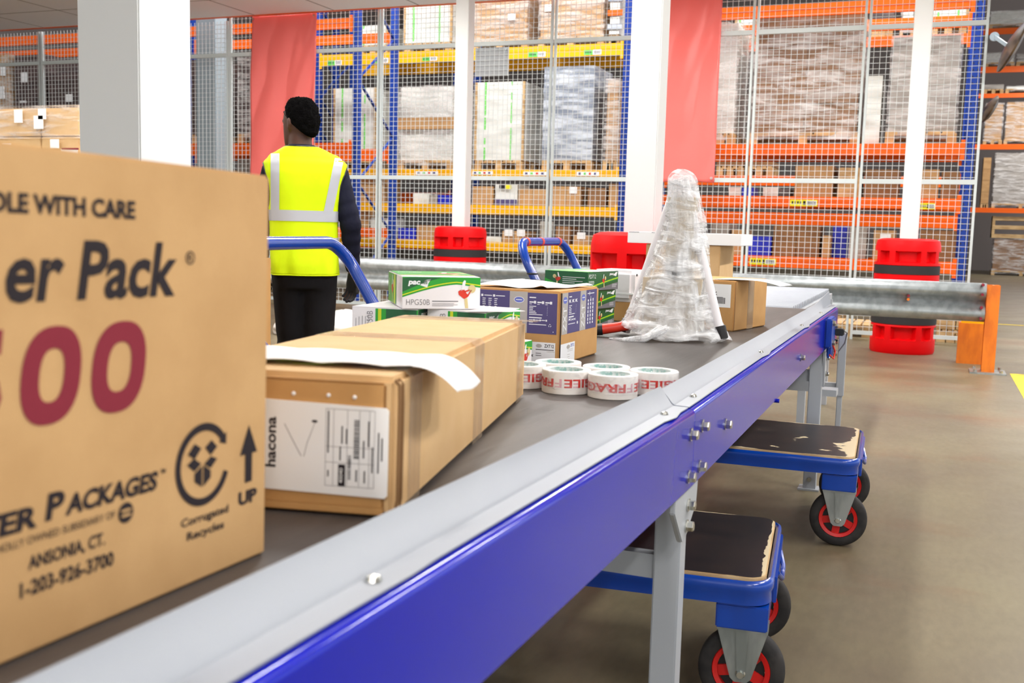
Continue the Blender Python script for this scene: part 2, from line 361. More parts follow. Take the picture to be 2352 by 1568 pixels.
# ------------------------------------------------------------------ red column guards
def guard_shape(x, y, label, yaw):
    n = 96; R = .3; rings = []
    zs = [0, .02, .10, .135, .145, .25, .26, .27, .285, .355, .36, .37, .54, .545, .555, .56, .72, .76, .765, .845, .85, .875, .885, .975, .985, 1.03, 1.06, 1.085, 1.10]
    for z in zs:
        ring = []
        for k in range(n):
            t = 2 * pi * k / n; r = R
            if z > 1.0: r = R - .02 * ((z - 1.0) / .1) ** 2 - (.03 if z >= 1.10 else 0)
            if z == 0: r = R - .01
            q = (t / (pi / 2)) % 1.0
            rec = abs(q - .5) < .11 or q < .24 or q > .76
            edge = (abs(abs(q - .5) - .11) < .012)
            if rec and (.14 < z < .255 or .88 < z < .98): r -= .055
            if z in (.545, .555): r -= .012
            if z in (.285, .355, .765, .845): r -= .008
            ring.append((r * cos(t), r * sin(t), z))
        rings.append(ring)
    rings.append([(.2 * cos(2 * pi * k / n), .2 * sin(2 * pi * k / n), 1.105) for k in range(n)])
    rings.append([(.14 * cos(2 * pi * k / n), .14 * sin(2 * pi * k / n), 1.06) for k in range(n)])
    o = MB().loft(rings).build('column_guard', RED, None, True, (x, y, 0), ang=28); o.rotation_euler[2] = yaw
    tag(o, label, 'column guard', 'red plastic column guards')
    for z0, z1 in ((.285, .355), (.765, .845)):
        MB().lathe([(R - .012, z0), (R + .002, z0), (R + .002, z1), (R - .012, z1)], n=64).build('strap', BAND, o, True, ang=30)
    return o
guard_shape(-5.0, 10.9, 'red plastic column guard seen above the rail behind the green boxes', radians(-25) + pi / 4 + pi / 4)
guard_shape(-1.578, 5.99, 'red plastic column guard partly behind the wrapped cone', radians(10) + pi / 4)
guard_shape(-.215, 10.9, 'red plastic column guard with black straps behind the end of the steel rail', radians(2))

# ------------------------------------------------------------------ crash barrier
gb = empty('crash_barrier', (-5.5, 9.6, 0)); tag(gb, 'galvanised corrugated crash barrier with orange end post', 'barrier')
prof = [(.0, .752), (-.012, .752), (-.035, .738), (-.083, .705), (-.085, .668), (-.04, .628), (-.004, .603), (-.004, .577), (-.04, .552), (-.085, .512), (-.083, .475), (-.035, .443), (-.012, .428), (0, .428)]
rb = MB().loft([[(x + 5.5, y, z) for y, z in prof] for x in (-15, -11, -7.5, -4, .445)], cap=False, closed=False)
o = rb.build('rail', GUARD, gb, True, ang=60); md = o.modifiers.new('s', 'SOLIDIFY'); md.thickness = .004
for px_, z in ((-.16, .59), (-.16, .62), (.30, .53), (.30, .505), (.415, .74), (.415, .66), (.415, .55), (.415, .46)):
    MB().cyl((px_ + 5.5, -.09 if z in (.74, .66, .55, .46) else -.05, z), (px_ + 5.5, .0, z), .012, 10).build('bolt', PORANGE if (px_ < .3 and z < .6) else INKR, gb)  # orange one paints a reflection on the rail, dark ones stand for slots
for x in (-13.0, -9.0, -7.0, -3.0):
    p = MB().box(x + 5.45, x + 5.55, .005, .11, 0, .74).box(x + 5.35, x + 5.65, -.05, .16, 0, .012); p.build('post', PORANGE, gb)
p = MB().box(5.95, 6.05, -.05, -.035, .0, .738).box(5.95, 6.05, .095, .11, 0, .738).box(5.992, 6.008, -.035, .095, 0, .738)
p.build('post', PORANGE, gb)
MB().box(5.86, 6.14, -.12, .18, 0, .012).build('base_plate', GALV, gb)
for bx, by in ((5.9, -.09), (6.1, -.09), (5.9, .15), (6.1, .15)): MB().cyl((bx, by, .012), (bx, by, .035), .014, 6).build('anchor_bolt', STEEL, gb)
pp = MB().box(-.118, .118, -.006, .006, 0, .365).box(-.118, -.1, 0, .16, 0, .365)
o = pp.build('kick_plate', PORANGE, None, False, (.388, 10.2, 0)); tag(o, 'orange steel plate standing beside the orange end post', 'plate')
MB().box(-.10, .13, .01, .12, .365, .40).build('top_cap', YELLOW, o)
yb = MB().box(-.02, .02, -.02, .02, 0, .78).box(-.02, .12, -.03, .03, .62, .70).build('yellow_bracket', YELLOW, None, False, (-.06, 12.4, 0)); tag(yb, 'yellow upright bracket behind the barrier at the rack foot', 'bracket')

# ------------------------------------------------------------------ mesh fence
FY = 11.9
XP = [-15.0, -12.235, -10.55, -8.92, -6.62, -4.30, -1.95, -.78, .40]
FLAB = ['mesh fence panel farthest left, behind the stacked cartons', 'mesh fence panel left of the broad white column', 'mesh fence panel behind the broad white column',
        'mesh fence panel behind the red banner and the worker', 'mesh fence panel in front of the blue end frame', 'mesh fence panel with the grey board, right of the slim column',
        'narrow mesh fence panel just right of the pink banner', 'mesh fence panel at the right end, ahead of the blue post']
FLAB[5] = 'mesh fence panel between the white column and the pale pink banner'
FLAB[4] = 'mesh fence panel with the grey board, behind the slim white column'
for i in range(len(XP) - 1):
    x0, x1 = XP[i] + .012, XP[i + 1] - .012; w = x1 - x0; T = 4.7 if x1 > -7 else CEIL - .02
    f = empty('fence_panel', ((x0 + x1) / 2, FY, 0)); tag(f, FLAB[i], 'mesh fence panel', 'mesh fence panels')
    for s, nm in ((-w / 2 + .0125, 'post'), (w / 2 - .0125, 'post')):
        MB().box(s - .0125, s + .0125, -.02, .02, 0, T).build(nm, FENCEG, f)
    for z, hh in ((.075, .04), (1.70, .05), (3.305, .05)):
        MB().box(-w / 2 + .025, w / 2 - .025, -.022, .02, z - hh / 2, z + hh / 2).build('rail', FENCEG, f)
    mm = MB(); n = round(w / .0625); tz = .0022
    for k in range(1, n): x = -w / 2 + k * w / n; mm.box(x - tz, x + tz, -.003, .003, .08, T)
    z = .14
    while z < T: mm.box(-w / 2 + .02, w / 2 - .02, .003, .008, z - tz, z + tz); z += .0595
    mm.build('wire_mesh', FENCE, f, fix=False)
sg = MB().box(-.215, .215, -.01, .01, 2.93, 3.27).build('grey_board', GRAYB, None, False, (-5.115, 11.955, 0)); tag(sg, 'plain grey board hung behind the mesh beside the slim column', 'board')
for sx in (-.19, .19):
    MB().box(sx - .006, sx + .006, -.045, -.01, 3.235, 3.25).build('tie', FENCEG, sg)

def banner(x0, x1, z0, z1, label, seed):
    nx, nz = 40, 60; w, h = x1 - x0, z1 - z0; vv = []; ff = []
    for j in range(nz + 1):
        for i in range(nx + 1):
            u, v = i / nx, j / nz
            d = .030 * sin(7 * (u * 1.2 - v * .6) + seed) * (.3 + v * (1 - v) * 2.2) + .012 * noise.noise((u * 5 + seed, v * 4, seed)) + .02 * math.exp(-((u - .95 + .7 * (1 - v)) / .07) ** 2) * v
            xx = -w / 2 + u * w - (.035 * (1 - v) if seed == 1 else 0)
            vv.append((xx, -abs(d) - .005, v * h + (.012 * sin(u * 9 + seed) if v < .01 else 0) + (-.012 * sin(pi * u) if v > .99 else 0)))
    for j in range(nz):
        for i in range(nx): a = j * (nx + 1) + i; ff.append((a, a + 1, a + nx + 2, a + nx + 1))
    o = MB().add(vv, ff).build('banner', BANNER, None, True, ((x0 + x1) / 2, FY - .045, z0), ang=80)
    md = o.modifiers.new('s', 'SOLIDIFY'); md.thickness = .002
    tag(o, label, 'banner')
    for ex in (-w / 2 + .03, w / 2 - .03):
        for ez in (h - .04, .04): MB().lathe([(.006, -.036), (.015, -.036), (.015, -.03), (.006, -.03)], 'y', (ex, 0, ez), 14).build('eyelet', STEEL, o)
    return o
banner(-8.515, -7.525, 1.66, 3.785, 'plain red banner on the mesh fence behind the worker', 1)
banner(-3.30, -2.318, 1.677, 3.76, 'plain red banner on the mesh fence beside the white column, above the wrapped cone', 2)

# ------------------------------------------------------------------ convex mirrors on the fence end
def mirror(px_, py_, Y, R, label, tilt):
    c = onY(px_, py_, Y); o = empty('convex_mirror', c); o.rotation_euler = (0, tilt, radians(8)); tag(o, label, 'mirror')
    MB().lathe([(0.0, -.05), (R * .4, -.042), (R * .75, -.022), (R, 0)], 'x', (0, 0, 0), 36).build('mirror_face', MIRB, o, True)
    MB().lathe([(R, 0), (R * .97, .02), (R * .6, .05), (0.0, .06)], 'x', (0, 0, 0), 36).build('back_shell', MIRB, o, True)
    return o
mr = mirror(2322, 108, 11.7, .26, 'dark convex mirror seen edge on, upper one past the fence end', radians(24))
a = onY(2313, 104, 11.7); b = onY(2284, 84, 11.82)
br = MB().bar(b, a, .02, .035).lathe([(.0, -.01), (.045, -.01), (.045, .01), (.0, .01)], 'y', tuple(b), 16)
o = br.build('mirror_bracket', mat('bracket_grey', (186, 206, 220), .4)); o.parent = mr; o.matrix_parent_inverse = mr.matrix_world.inverted() if False else Matrix()
bpy.context.view_layer.update(); o.matrix_parent_inverse = mr.matrix_world.inverted()
mr2 = mirror(2272, 250, 13.6, .17, 'small dark convex mirror behind the last fence post', radians(26))

# ================================================================== RACKS
def uprt(mb, x, y, z1, w=.1):
    mb.box(x - w / 2, x - w / 2 + .008, y, y + .08, 0, z1).box(x + w / 2 - .008, x + w / 2, y, y + .08, 0, z1).box(x - w / 2 + .008, x + w / 2 - .008, y, y + .006, 0, z1)
def rack(label, uprights, Yf, depth, levels, zt, color, extra=(), group='pallet racks behind the fence'):
    r = empty('pallet_rack', ((uprights[0] + uprights[-1]) / 2, Yf + depth / 2, 0)); tag(r, label, 'rack', group)
    ox, oy = r.location.x, r.location.y
    for x in uprights:
        for y in (Yf, Yf + depth):
            m_ = MB(); uprt(m_, x - ox, y - oy, zt); u = m_.build('upright', RBLUE, r)
            if y == Yf:
                h = MB(); z = .3
                while z < min(zt, 4): h.box(x - ox - .03, x - ox - .018, y - oy - .002, y - oy + .002, z, z + .022).box(x - ox + .018, x - ox + .03, y - oy - .002, y - oy + .002, z, z + .022); z += .075
                h.build('slot_holes', BLACK, u, fix=False)
        z = .25; k = 0; y0, y1 = Yf - oy + .06, Yf + depth - oy + .02
        while z < zt - .3:
            dz = .72
            MB().bar((x - ox, y0 if k % 2 == 0 else y1, z), (x - ox, y1 if k % 2 == 0 else y0, z + dz), .035, .02).build('brace', RBLUE, r); z += dz; k += 1
    for (z0, z1, rear) in levels:
        for i in range(len(uprights) - 1):
            xa, xb = uprights[i] - ox + .05, uprights[i + 1] - ox - .05
            for y, on in ((Yf - oy - .012, 1), (Yf + depth - oy + .02, rear)):
                if not on: continue
                hh = z1 - z0
                bm_ = MB().box(xa, xb, y + .004, y + .05, z0, z1).box(xa, xb, y, y + .004, z0, z0 + hh * .42).box(xa, xb, y, y + .004, z0 + hh * .56, z1)
                b = bm_.build('beam', color, r)
                for xe in (xa, xb - .045): MB().box(xe, xe + .045, y - .006, y + .0, z0 - .05, z1 + .04).build('connector', color, b)
    return r
zC = [(2.06, 2.195, 1), (1.447, 1.57, 1), (.71, .845, 1), (3.69, 3.83, 1)]
RC = rack('orange-beamed blue rack at the right, seen through the fence', [-3.35, .325], 13.1, 1.1, zC, 5.6, ORANGE)
zA = [(2.06, 2.24, 1), (3.82, 3.96, 1), (.9, 1.04, 1)]
RA = rack('orange-beamed blue rack at the left, ending by the yellow one', [-17.2, -11.4, -7.68], 13.1, 1.1, zA, 5.6, ORANGE)
zB = [(3.62, 3.79, 1), (1.88, 1.98, 1), (1.30, 1.437, 1), (.74, .875, 1)]
RB = rack('yellow-beamed rack in the middle behind the fence', [-9.45, -4.26], 14.9, 1.1, zB, 5.6, YELLOW)
zE2 = onY(1750, 403, 16.2).z; z0E, z1E = onY(2010, 108, 16.2).z, onY(2010, 85, 16.2).z
RE = rack('orange-beamed rack in the second row behind the right one', [-4.0, .36], 16.2, 1.0, [(z0E, z1E, 0), (onY(1750, 426, 16.2).z, zE2, 0), (onY(2000, 476 + 44, 16.2).z, onY(2000, 492, 16.2).z, 0)], 5.4, ORANGE)
lv = [(onY(2320, b, 36.2).z, onY(2320, a, 36.2).z, 0) for a, b in ((64, 78), (152, 166), (214, 224), (331, 343), (478, 489))]
RD = rack('orange-beamed rack far right, beyond the fence end', [.9, 4.6, 8.3], 36.2, 1.1, lv, 9.5, ORANGE)
RG = rack('orange-beamed rack seen between the posts of the blue end frame', [-10.9, -7.9], 16.9, .9, [(onY(850, 466, 16.9).z, onY(850, 440, 16.9).z, 0), (onY(850, 570, 16.9).z, onY(850, 550, 16.9).z, 0)], 5.0, ORANGE)
# location labels stuck on the beams are parts of the racks
def beam_label(R, Y, xa, ya, xb, yb, mats, kind):
    a, b = onY(xa, ya, Y), onY(xb, yb, Y); x0, x1, z1, z0 = a.x - R.location.x, b.x - R.location.x, a.z, b.z; y = Y - R.location.y
    w, h = x1 - x0, z1 - z0; fn = lambda u, v: (x0 + u, y - .001, z0 + v); fn2 = lambda u, v: (x0 + u, y - .0025, z0 + v); m_ = MB()
    if kind == 'yellow':
        rect(m_, fn, 0, 0, w, h, 0); rect(m_, fn2, w * .60, h * .15, w * .97, h * .85, 1); barcode(m_, lambda u, v: (x0 + u, y - .004, z0 + v), w * .63, h * .22, w * .31, h * .56, 14, mi=2)
        rect(m_, fn2, w * .48, h * .2, w * .57, h * .8, 2)
        for k in range(4): rect(m_, fn2, w * (.06 + .1 * k), h * .3, w * (.12 + .1 * k), h * .75, 2)
        m_.build('beam_label', [mat('label_yellow', (236, 226, 30), .5) if 'label_yellow' not in MATS else MATS['label_yellow'], WHITE, INK], R)
    elif kind == 'green':
        rect(m_, fn, 0, 0, w * .52, h, 0); rect(m_, fn, w * .52, 0, w, h, 1)
        for k in range(4): rect(m_, fn2, w * (.07 + .1 * k), h * .3, w * (.13 + .1 * k), h * .72, 2)
        barcode(m_, fn2, w * .58, h * .2, w * .36, h * .6, 12, mi=3)
        m_.build('beam_label', [mat('label_green', (110, 210, 90), .5) if 'label_green' not in MATS else MATS['label_green'], WHITE, GRND, INKG], R)
    else:
        rect(m_, fn, 0, 0, w, h, 0)
        for k, mi in zip(range(4), (1, 2, 3, 1)): rect(m_, fn2, w * (.08 + .23 * k), h * .25, w * (.19 + .23 * k), h * .8, mi)
        m_.build('beam_label', [WHITE, INKL, MATS['label_green'], PRED], R)
YB_, YC_ = 14.9 - .017, 13.1 - .017
for q in ((752, 139, 785, 149), (858, 134, 892, 144), (970, 131, 1004, 139), (1214, 120, 1253, 130), (1341, 115, 1381, 125)): beam_label(RB, YB_, *q, None, 'green')
for q in ((955, 393, 1006, 402), (1085, 393, 1132, 401), (1202, 394, 1255, 403), (1325, 394, 1376, 404)): beam_label(RB, YB_, *q, None, 'multi')
for q in ((1815, 458, 1877, 474), (1722, 592, 1782, 609), (2112, 466, 2147, 481)): beam_label(RC, YC_, *q, None, 'yellow')

# ================================================================== LOADS ON THE RACKS
def pallet_mb(m_, x0, x1, y0, y1, z):
    w = x1 - x0
    for k in range(5): a = x0 + k * w / 5; m_.box(a, a + w / 5 - .02, y0, y1, z + .118, z + .14)
    for fx in (0, .5, 1):
        a = x0 + fx * (w - .1)
        for fy in (0, .5, 1): b = y0 + fy * (y1 - y0 - .1); m_.box(a, a + .1, b, b + .1, z + .022, z + .10)
        m_.box(a, a + .1, y0, y1, z, z + .022)
    for fy in (0, .5, 1): b = y0 + fy * (y1 - y0 - .1); m_.box(x0, x1, b, b + .1, z + .10, z + .118)
def shell(m_, x0, x1, y0, y1, z0, z1, amp, seed, seg=14):
    """box skin with creased, slightly wavy sides"""
    def ring(z, k):
        out = []
        P = [(x0, y0), (x1, y0), (x1, y1), (x0, y1)]
        for i in range(4):
            a, b = P[i], P[(i + 1) % 4]
            for q in range(seg):
                t = q / seg; x = a[0] + (b[0] - a[0]) * t; y = a[1] + (b[1] - a[1]) * t
                d = amp * noise.noise((x * 2.5 + seed, y * 2.5, z * 9 + seed))
                cx, cy = (x - (x0 + x1) / 2), (y - (y0 + y1) / 2); l = hypot(cx, cy) or 1
                out.append((x + cx / l * d, y + cy / l * d, z))
        return out
    n = max(6, int((z1 - z0) / .07)); m_.loft([ring(z0 + (z1 - z0) * k / n, k) for k in range(n + 1)])
LG = {'A': 'loads on the left orange rack', 'B': 'loads on the yellow rack', 'C': 'loads on the right orange rack', 'D': 'loads on the far right rack', 'E': 'loads on the second row rack', 'G': 'goods behind the blue frame'}
def load(rk, label, cat, xa, xb, yt, zb, Y, kind, depth=.9, pal=True, name=None, grid=None, extra=None):
    ym = (yt + 30); A, B = onY(xa, max(ym, 0), Y), onY(xb, max(ym, 0), Y); zt = onY((xa + xb) / 2, yt, Y).z
    x0, x1 = A.x, B.x; w = x1 - x0; zt = max(zt, zb + .08); o = empty(name or 'pallet_load', ((x0 + x1) / 2, Y + depth / 2, zb)); tag(o, label, cat, LG[rk])
    H = zt - zb; g0 = .142 if pal else 0
    if pal: m_ = MB(); pallet_mb(m_, -w / 2, w / 2, -depth / 2, depth / 2, 0.001); m_.build('pallet', WOOD, o)
    h = H - g0; i_ = .03 if kind[1] == 'film' else 0
    gx0, gx1, gy0, gy1 = -w / 2 + i_, w / 2 - i_, -depth / 2 + i_, depth / 2 - i_
    m_ = MB(); gm = kind[0]
    nx, nz = grid or (max(1, round(w / .45)), max(1, round(h / .35)))
    if gm in (WHITEG, GREYG, SLATE, DARK):
        shell(m_, gx0, gx1, gy0, gy1, g0, H - (.02 if i_ else 0), .02, random.random() * 50); m_.build('goods', gm, o, True, ang=50)
    else:
        for a in range(nx):
            for b in range(nz):
                for c in range(2):
                    cw, ch, cdp = (gx1 - gx0) / nx, (h - .02) / nz, (gy1 - gy0) / 2; j = random.uniform(0, .012)
                    m_.box(gx0 + a * cw, gx0 + (a + 1) * cw - .006, gy0 + c * cdp + j, gy0 + (c + 1) * cdp - .006, g0 + b * ch, g0 + (b + 1) * ch - .005)
        m_.build('goods', gm, o)
    if kind[1] == 'film': m_ = MB(); shell(m_, -w / 2, w / 2, -depth / 2, depth / 2, g0 * .4, H, .018, random.random() * 90); m_.build('film', FILM2, o, True, ang=50)
    if kind[1] == 'strap':
        for fx in (.2, .75): MB().box(-w / 2 + fx * w - .012, -w / 2 + fx * w + .012, -depth / 2 - .004, -depth / 2 + .002, g0, H).build('strap', MATS['label_green'], o)
        MB().box(-w / 2 - .012, -w / 2 + .02, -depth / 2 - .012, -depth / 2 + .02, g0, H).build('corner_board', WOOD, o)
        MB().box(w / 2 - .02, w / 2 + .012, -depth / 2 - .012, -depth / 2 + .02, g0, H).build('corner_board', WOOD, o)
    for (u, v, lw, lh) in extra or ():
        MB().box(-w / 2 + u * w, -w / 2 + u * w + lw, -depth / 2 - .006 - (.014 if kind[1] == 'film' else 0), -depth / 2 - .004, H * v, H * v + lh).build('label', WHITE, o)
    return o
KF, WF, GF, WS = (KRB, 'film'), (WHITEG, 'film'), (GREYG, 'film'), (WHITEG, 'strap')
KD = (KRD, 0); KP = (KRB, 0)
YC1 = 13.16
load('C', 'tall brown carton load in shiny film, largest one at the right', 'pallet load', 1733, 1988, 28, 2.195, YC1, (KRD, 'film'), grid=(2, 4))
load('C', 'white film-wrapped load just right of the pale banner', 'pallet load', 1632, 1700, 50, 2.195, YC1, WF)
load('C', 'narrow stack of white sheets between the brown and grey loads', 'stack', 1990, 2026, 174, 2.195, YC1, (WHITEG, 0), pal=False, name='sheet_stack')
load('C', 'grey film-wrapped load behind the slim right column', 'pallet load', 2046, 2212, 78, 2.195, YC1, GF)
YE1 = 16.26
for a, b, yt, k, lb in ((1690, 1738, 24, WS, 'white strapped load in the second row, left of the tall brown load'), (2003, 2052, 24, (DARK, 0), 'dark bag-like load in the second row, beside the tall brown load'),
                        (2068, 2100, 18, WF, 'pale load in the second row, left of the slim right column'), (2138, 2222, 14, WS, 'green-strapped white load in the second row, right of the slim column')):
    load('E', lb, 'pallet load', a, b, yt, z1E, YE1, k)
for a, b, yt, k, lb, p in ((1645, 1708, 368, KD, 'low brown pallet stack under the white wrapped load', True), (1712, 1775, 366, KD, 'low brown pallet stack next to the fence post under the tall load', True),
                        (1826, 1915, 376, KP, 'tall plain brown carton under the tall brown load', False), (1925, 1978, 380, (WOOD, 0), 'bare wooden crate between two tall brown cartons', False), (1986, 2066, 384, KD, 'brown carton pile left of the slim right column, upper shelf', False),
                        (2112, 2158, 384, KP, 'pale brown carton right of the slim right column, upper shelf', False), (2162, 2206, 388, KD, 'brown carton with pale lid beside the blue post, upper shelf', False)):
    load('E' if p else 'C', lb, 'carton' if not p else 'pallet stack', a, b, yt, zE2 if p else 1.57, YE1 if p else YC1, k, .7, p, 'carton' if not p else 'pallet_stack', (1, 1))
for a, b, yt, k, lb, nm in ((1672, 1700, 430, (WHITEG, 0), 'small white packet on the upper shelf, far left of its row', 'packet'), (1703, 1730, 426, (BIN, 0), 'small dark blue packet on the upper shelf', 'packet'),
                        (1752, 1785, 430, (WHITEG, 0), 'small white packet on the upper shelf by the fence post', 'packet'), (1788, 1812, 434, (DARK, 0), 'small dark packet left of the tall plain carton', 'packet')):
    load('C', lb, 'packet', a, b, yt, 1.57, YC1 + .02, k, .4, False, nm, (1, 1))
for a, b, yt, k, lb, nm, cat in ((1634, 1674, 514, (GREYG, 0), 'grey box on the lower right shelf beside the wrapped cone', 'box', 'box'), (1680, 1710, 522, KP, 'small brown carton left of the blue bin at the right', 'carton', 'carton'),
                        (1714, 1772, 538, (BIN, 0), 'bright blue plastic bin on the lower right shelf', 'bin', 'bin'), (1776, 1884, 512, KD, 'wide brown carton right of the bright blue bin', 'carton', 'carton'),
                        (1888, 1908, 536, KP, 'thin brown carton right of the wide brown carton', 'carton', 'carton'), (1950, 1990, 522, (GREYG, 0), 'pale grey box on the lower shelf by the double fence post', 'box', 'box'),
                        (2006, 2056, 524, KP, 'brown carton with white sticker above the red column guard', 'carton', 'carton'), (2112, 2198, 524, KD, 'dull brown carton on the lower shelf right of the slim column', 'carton', 'carton')):
    load('C', lb, cat, a, b, yt, .845, YC1, k, .6, False, nm, (1, 1) if b - a < 90 else (2, 1), [(.3, .55, .12, .1)] if 'sticker' in lb else None)
load('C', 'dark blue bin on the lower shelf beside the grey box', 'bin', 1912, 1946, 514, .845, YC1 + .25, (BIN, 0), .5, False, 'bin', (1, 1))
# floor level of the right rack
def floor_pallet(label, xa, xb, Y, n=1, goods=None):
    A, B = onY(xa, 780, Y), onY(xb, 780, Y); o = empty('pallet', ((A.x + B.x) / 2, Y + .4, 0)); tag(o, label, 'pallet', 'pallets on the floor behind the fence'); w = B.x - A.x
    for k in range(n): m_ = MB(); pallet_mb(m_, -w / 2, w / 2, -.4, .4, .001 + .145 * k); m_.build('deck', WOOD, o)
    if goods: MB().box(-w / 2 + .05, w / 2 - .05, -.36, .36, .002 + .145 * n, .002 + .145 * n + goods).build('goods', KRD, o)
floor_pallet('wooden pallet on the floor left of the right column guard', 1890, 2000, 12.15)
floor_pallet('wooden pallet on the floor right of the right column guard', 2150, 2215, 12.15, 2)
floor_pallet('brown goods on a floor pallet under the right rack', 1780, 1930, 13.2, 1, .3)
floor_pallet('brown goods on a floor pallet under the middle rack', 1120, 1340, 14.95, 1, .34)
floor_pallet('brown goods on a floor pallet left of the middle column guard', 905, 995, 14.95, 1, .36)
YB1 = 14.96
load('B', 'white green-strapped load on the top yellow beam, left of the slim column', 'pallet load', 930, 1038, -30, 3.79, YB1, WS)
load('B', 'small white load on the top yellow beam between the blue posts', 'pallet load', 822, 890, 58, 3.79, YB1, WS)
load('B', 'brown film-wrapped load on the top yellow beam, right of the slim column', 'pallet load', 1086, 1214, -30, 3.79, YB1, KF, grid=(2, 3), extra=[(.65, .45, .12, .1)])
load('B', 'brown film-wrapped load on the top yellow beam, with a fence post before it', 'pallet load', 1238, 1390, -30, 3.79, YB1, KF, grid=(2, 3), extra=[(.1, .6, .13, .1)])
bl = load('B', 'stack of folded grey and orange blankets by the white column', 'blankets', 1402, 1424, -20, 3.79, YB1, (WHITEG, 0), name='blanket_stack')
for k in range(4): MB().box(-.1, .12, -.47, -.44, .2 + k * .2, .28 + k * .2).build('blanket', ORANGE if k % 2 else SLATE, bl)
ZB2 = 1.98
load('B', 'white green-strapped load behind the blue end frame', 'pallet load', 768, 862, 202, ZB2, YB1, WS)
w1 = load('B', 'translucent white film load with a brown band, left of the slim column', 'pallet load', 916, 1042, 196, ZB2, YB1, WF)
MB().box(-.62, .5, -.475, -.462, .62, .8).build('band', KRB, w1)
load('B', 'white block load with thin green straps, right of the slim column', 'pallet load', 1094, 1204, 188, ZB2, YB1, WS, 1.0)
load('B', 'tall silvery film load behind the thin fence post', 'pallet load', 1250, 1366, 152, ZB2, YB1, (SLATE, 0))
load('B', 'tall pile of flat brown cartons beside the white column', 'carton pile', 1390, 1424, 180, ZB2, YB1, KF, grid=(1, 8))
for a, b, yt, k, lb, nm in ((948, 985, 444, (WHITEG, 0), 'small white box on the middle yellow shelf', 'box'), (986, 1003, 448, (GREYG, 0), 'small grey box beside the white box on the middle shelf', 'box'), (1005, 1034, 444, (BIN, 0), 'small blue bin on the middle yellow shelf by the slim column', 'bin'),
                        (1084, 1133, 424, KP, 'brown carton right of the slim column on the middle shelf', 'carton'), (1190, 1256, 430, KP, 'wide brown carton right of the white and blue box', 'carton'),
                        (1268, 1334, 424, KP, 'brown carton with white sticker on the middle yellow shelf', 'carton'), (1350, 1392, 428, KD, 'brown carton with slack lid on the middle yellow shelf', 'carton'), (1398, 1424, 418, KP, 'brown carton hard by the white column on the middle shelf', 'carton')):
    load('B', lb, nm, a, b, yt, 1.437, YB1, k, .6, False, nm, (1, 1) if b - a < 60 else (2, 1), [(.6, .6, .12, .1)] if 'sticker' in lb else None)
wb_ = load('B', 'white and blue printed box on the middle yellow shelf', 'box', 1138, 1188, 423, 1.437, YB1, (WHITEG, 0), .5, False, 'box')
MB().box(-.18, .18, -.275, -.268, .0, .09).build('blue_panel', INKL, wb_); MB().box(-.11, -.02, -.275, -.268, .26, .31).build('print', INK, wb_); MB().box(-.01, .08, -.275, -.268, .25, .31).build('print', MATS['label_yellow'], wb_)
for a, b, yt, k, lb, nm in ((914, 955, 520, (BIN, 0), 'bright blue bin on the lowest yellow shelf', 'bin'), (957, 1036, 514, KP, 'brown carton behind the middle column guard, lowest shelf', 'carton'), (1153, 1178, 527, KP, 'left one of two small stickered cartons on the lowest shelf', 'carton'),
                        (1181, 1206, 527, KP, 'right one of two small stickered cartons on the lowest shelf', 'carton'), (1276, 1310, 516, KD, 'dark brown carton right of the white roll', 'carton'), (1316, 1352, 536, KP, 'stickered carton on the lowest shelf near the red guard', 'carton'), (1104, 1150, 543, (WHITEG, 0), 'flat white box beside the middle column guard', 'box')):
    load('B', lb, nm, a, b, yt, .875, YB1, k, .5, False, nm, (1, 1), [(.25, .5, .13, .1)] if 'sticker' in lb else None)
A_, B_ = onY(1230, 530, YB1), onY(1262, 530, YB1); zt = onY(1246, 508, YB1).z
o = MB().lathe([(0.04, 0), ((B_.x - A_.x) / 2, 0), ((B_.x - A_.x) / 2, zt - .876), (.04, zt - .876)], n=28, cap=True).build('wrap_roll', WHITEG, None, True, ((A_.x + B_.x) / 2, YB1 + .2, .876)); tag(o, 'upright white roll on the lowest yellow shelf', 'roll', LG['B'])
MB().cyl((0, 0, -.001), (0, 0, zt - .87), .039, 20).build('core', KRD, o)
load('B', 'pile of brown cartons between the two blue posts, upper', 'carton', 815, 880, 400, 1.437, YB1, KP, .6, False, 'carton', (1, 3))
load('B', 'white plastic bag between the two blue posts, low down', 'bag', 850, 894, 500, .875, YB1, (WHITEG, 0), .5, False, 'bag')
load('B', 'brown carton beside the white plastic bag, low down', 'carton', 812, 848, 462, .875, YB1, KP, .5, False, 'carton', (1, 1))
YA1 = 13.16
load('A', 'dark film-wrapped load left of the blue-grey column', 'pallet load', 440, 496, 136, 2.24, YA1, (DARK, 0), extra=[(.45, .25, .08, .07), (.45, .45, .08, .07), (.45, .65, .08, .07)])
load('A', 'dark glossy load between the blue-grey column and the red banner', 'pallet load', 545, 640, 122, 2.24, YA1, (DARK, 'film'))
load('A', 'pale lilac box under the dark glossy load', 'box', 545, 584, 366, 1.04, YA1, (GREYG, 0), .6, False, 'box')
load('A', 'pale brown film load at the far left edge', 'pallet load', -60, 19, 122, 2.24, YA1, KF, grid=(1, 3), extra=[(.75, .5, .1, .2), (.8, .75, .1, .2)])
load('A', 'dark load, second from the left edge', 'pallet load', 34, 104, 126, 2.24, YA1 + .06, (DARK, 0), extra=[(.2, .7, .14, .16), (.15, .4, .14, .14)])
load('A', 'dark load left of the broad white column', 'pallet load', 112, 200, 168, 2.24, YA1, (DARK, 0), extra=[(.45, .6, .14, .12)])
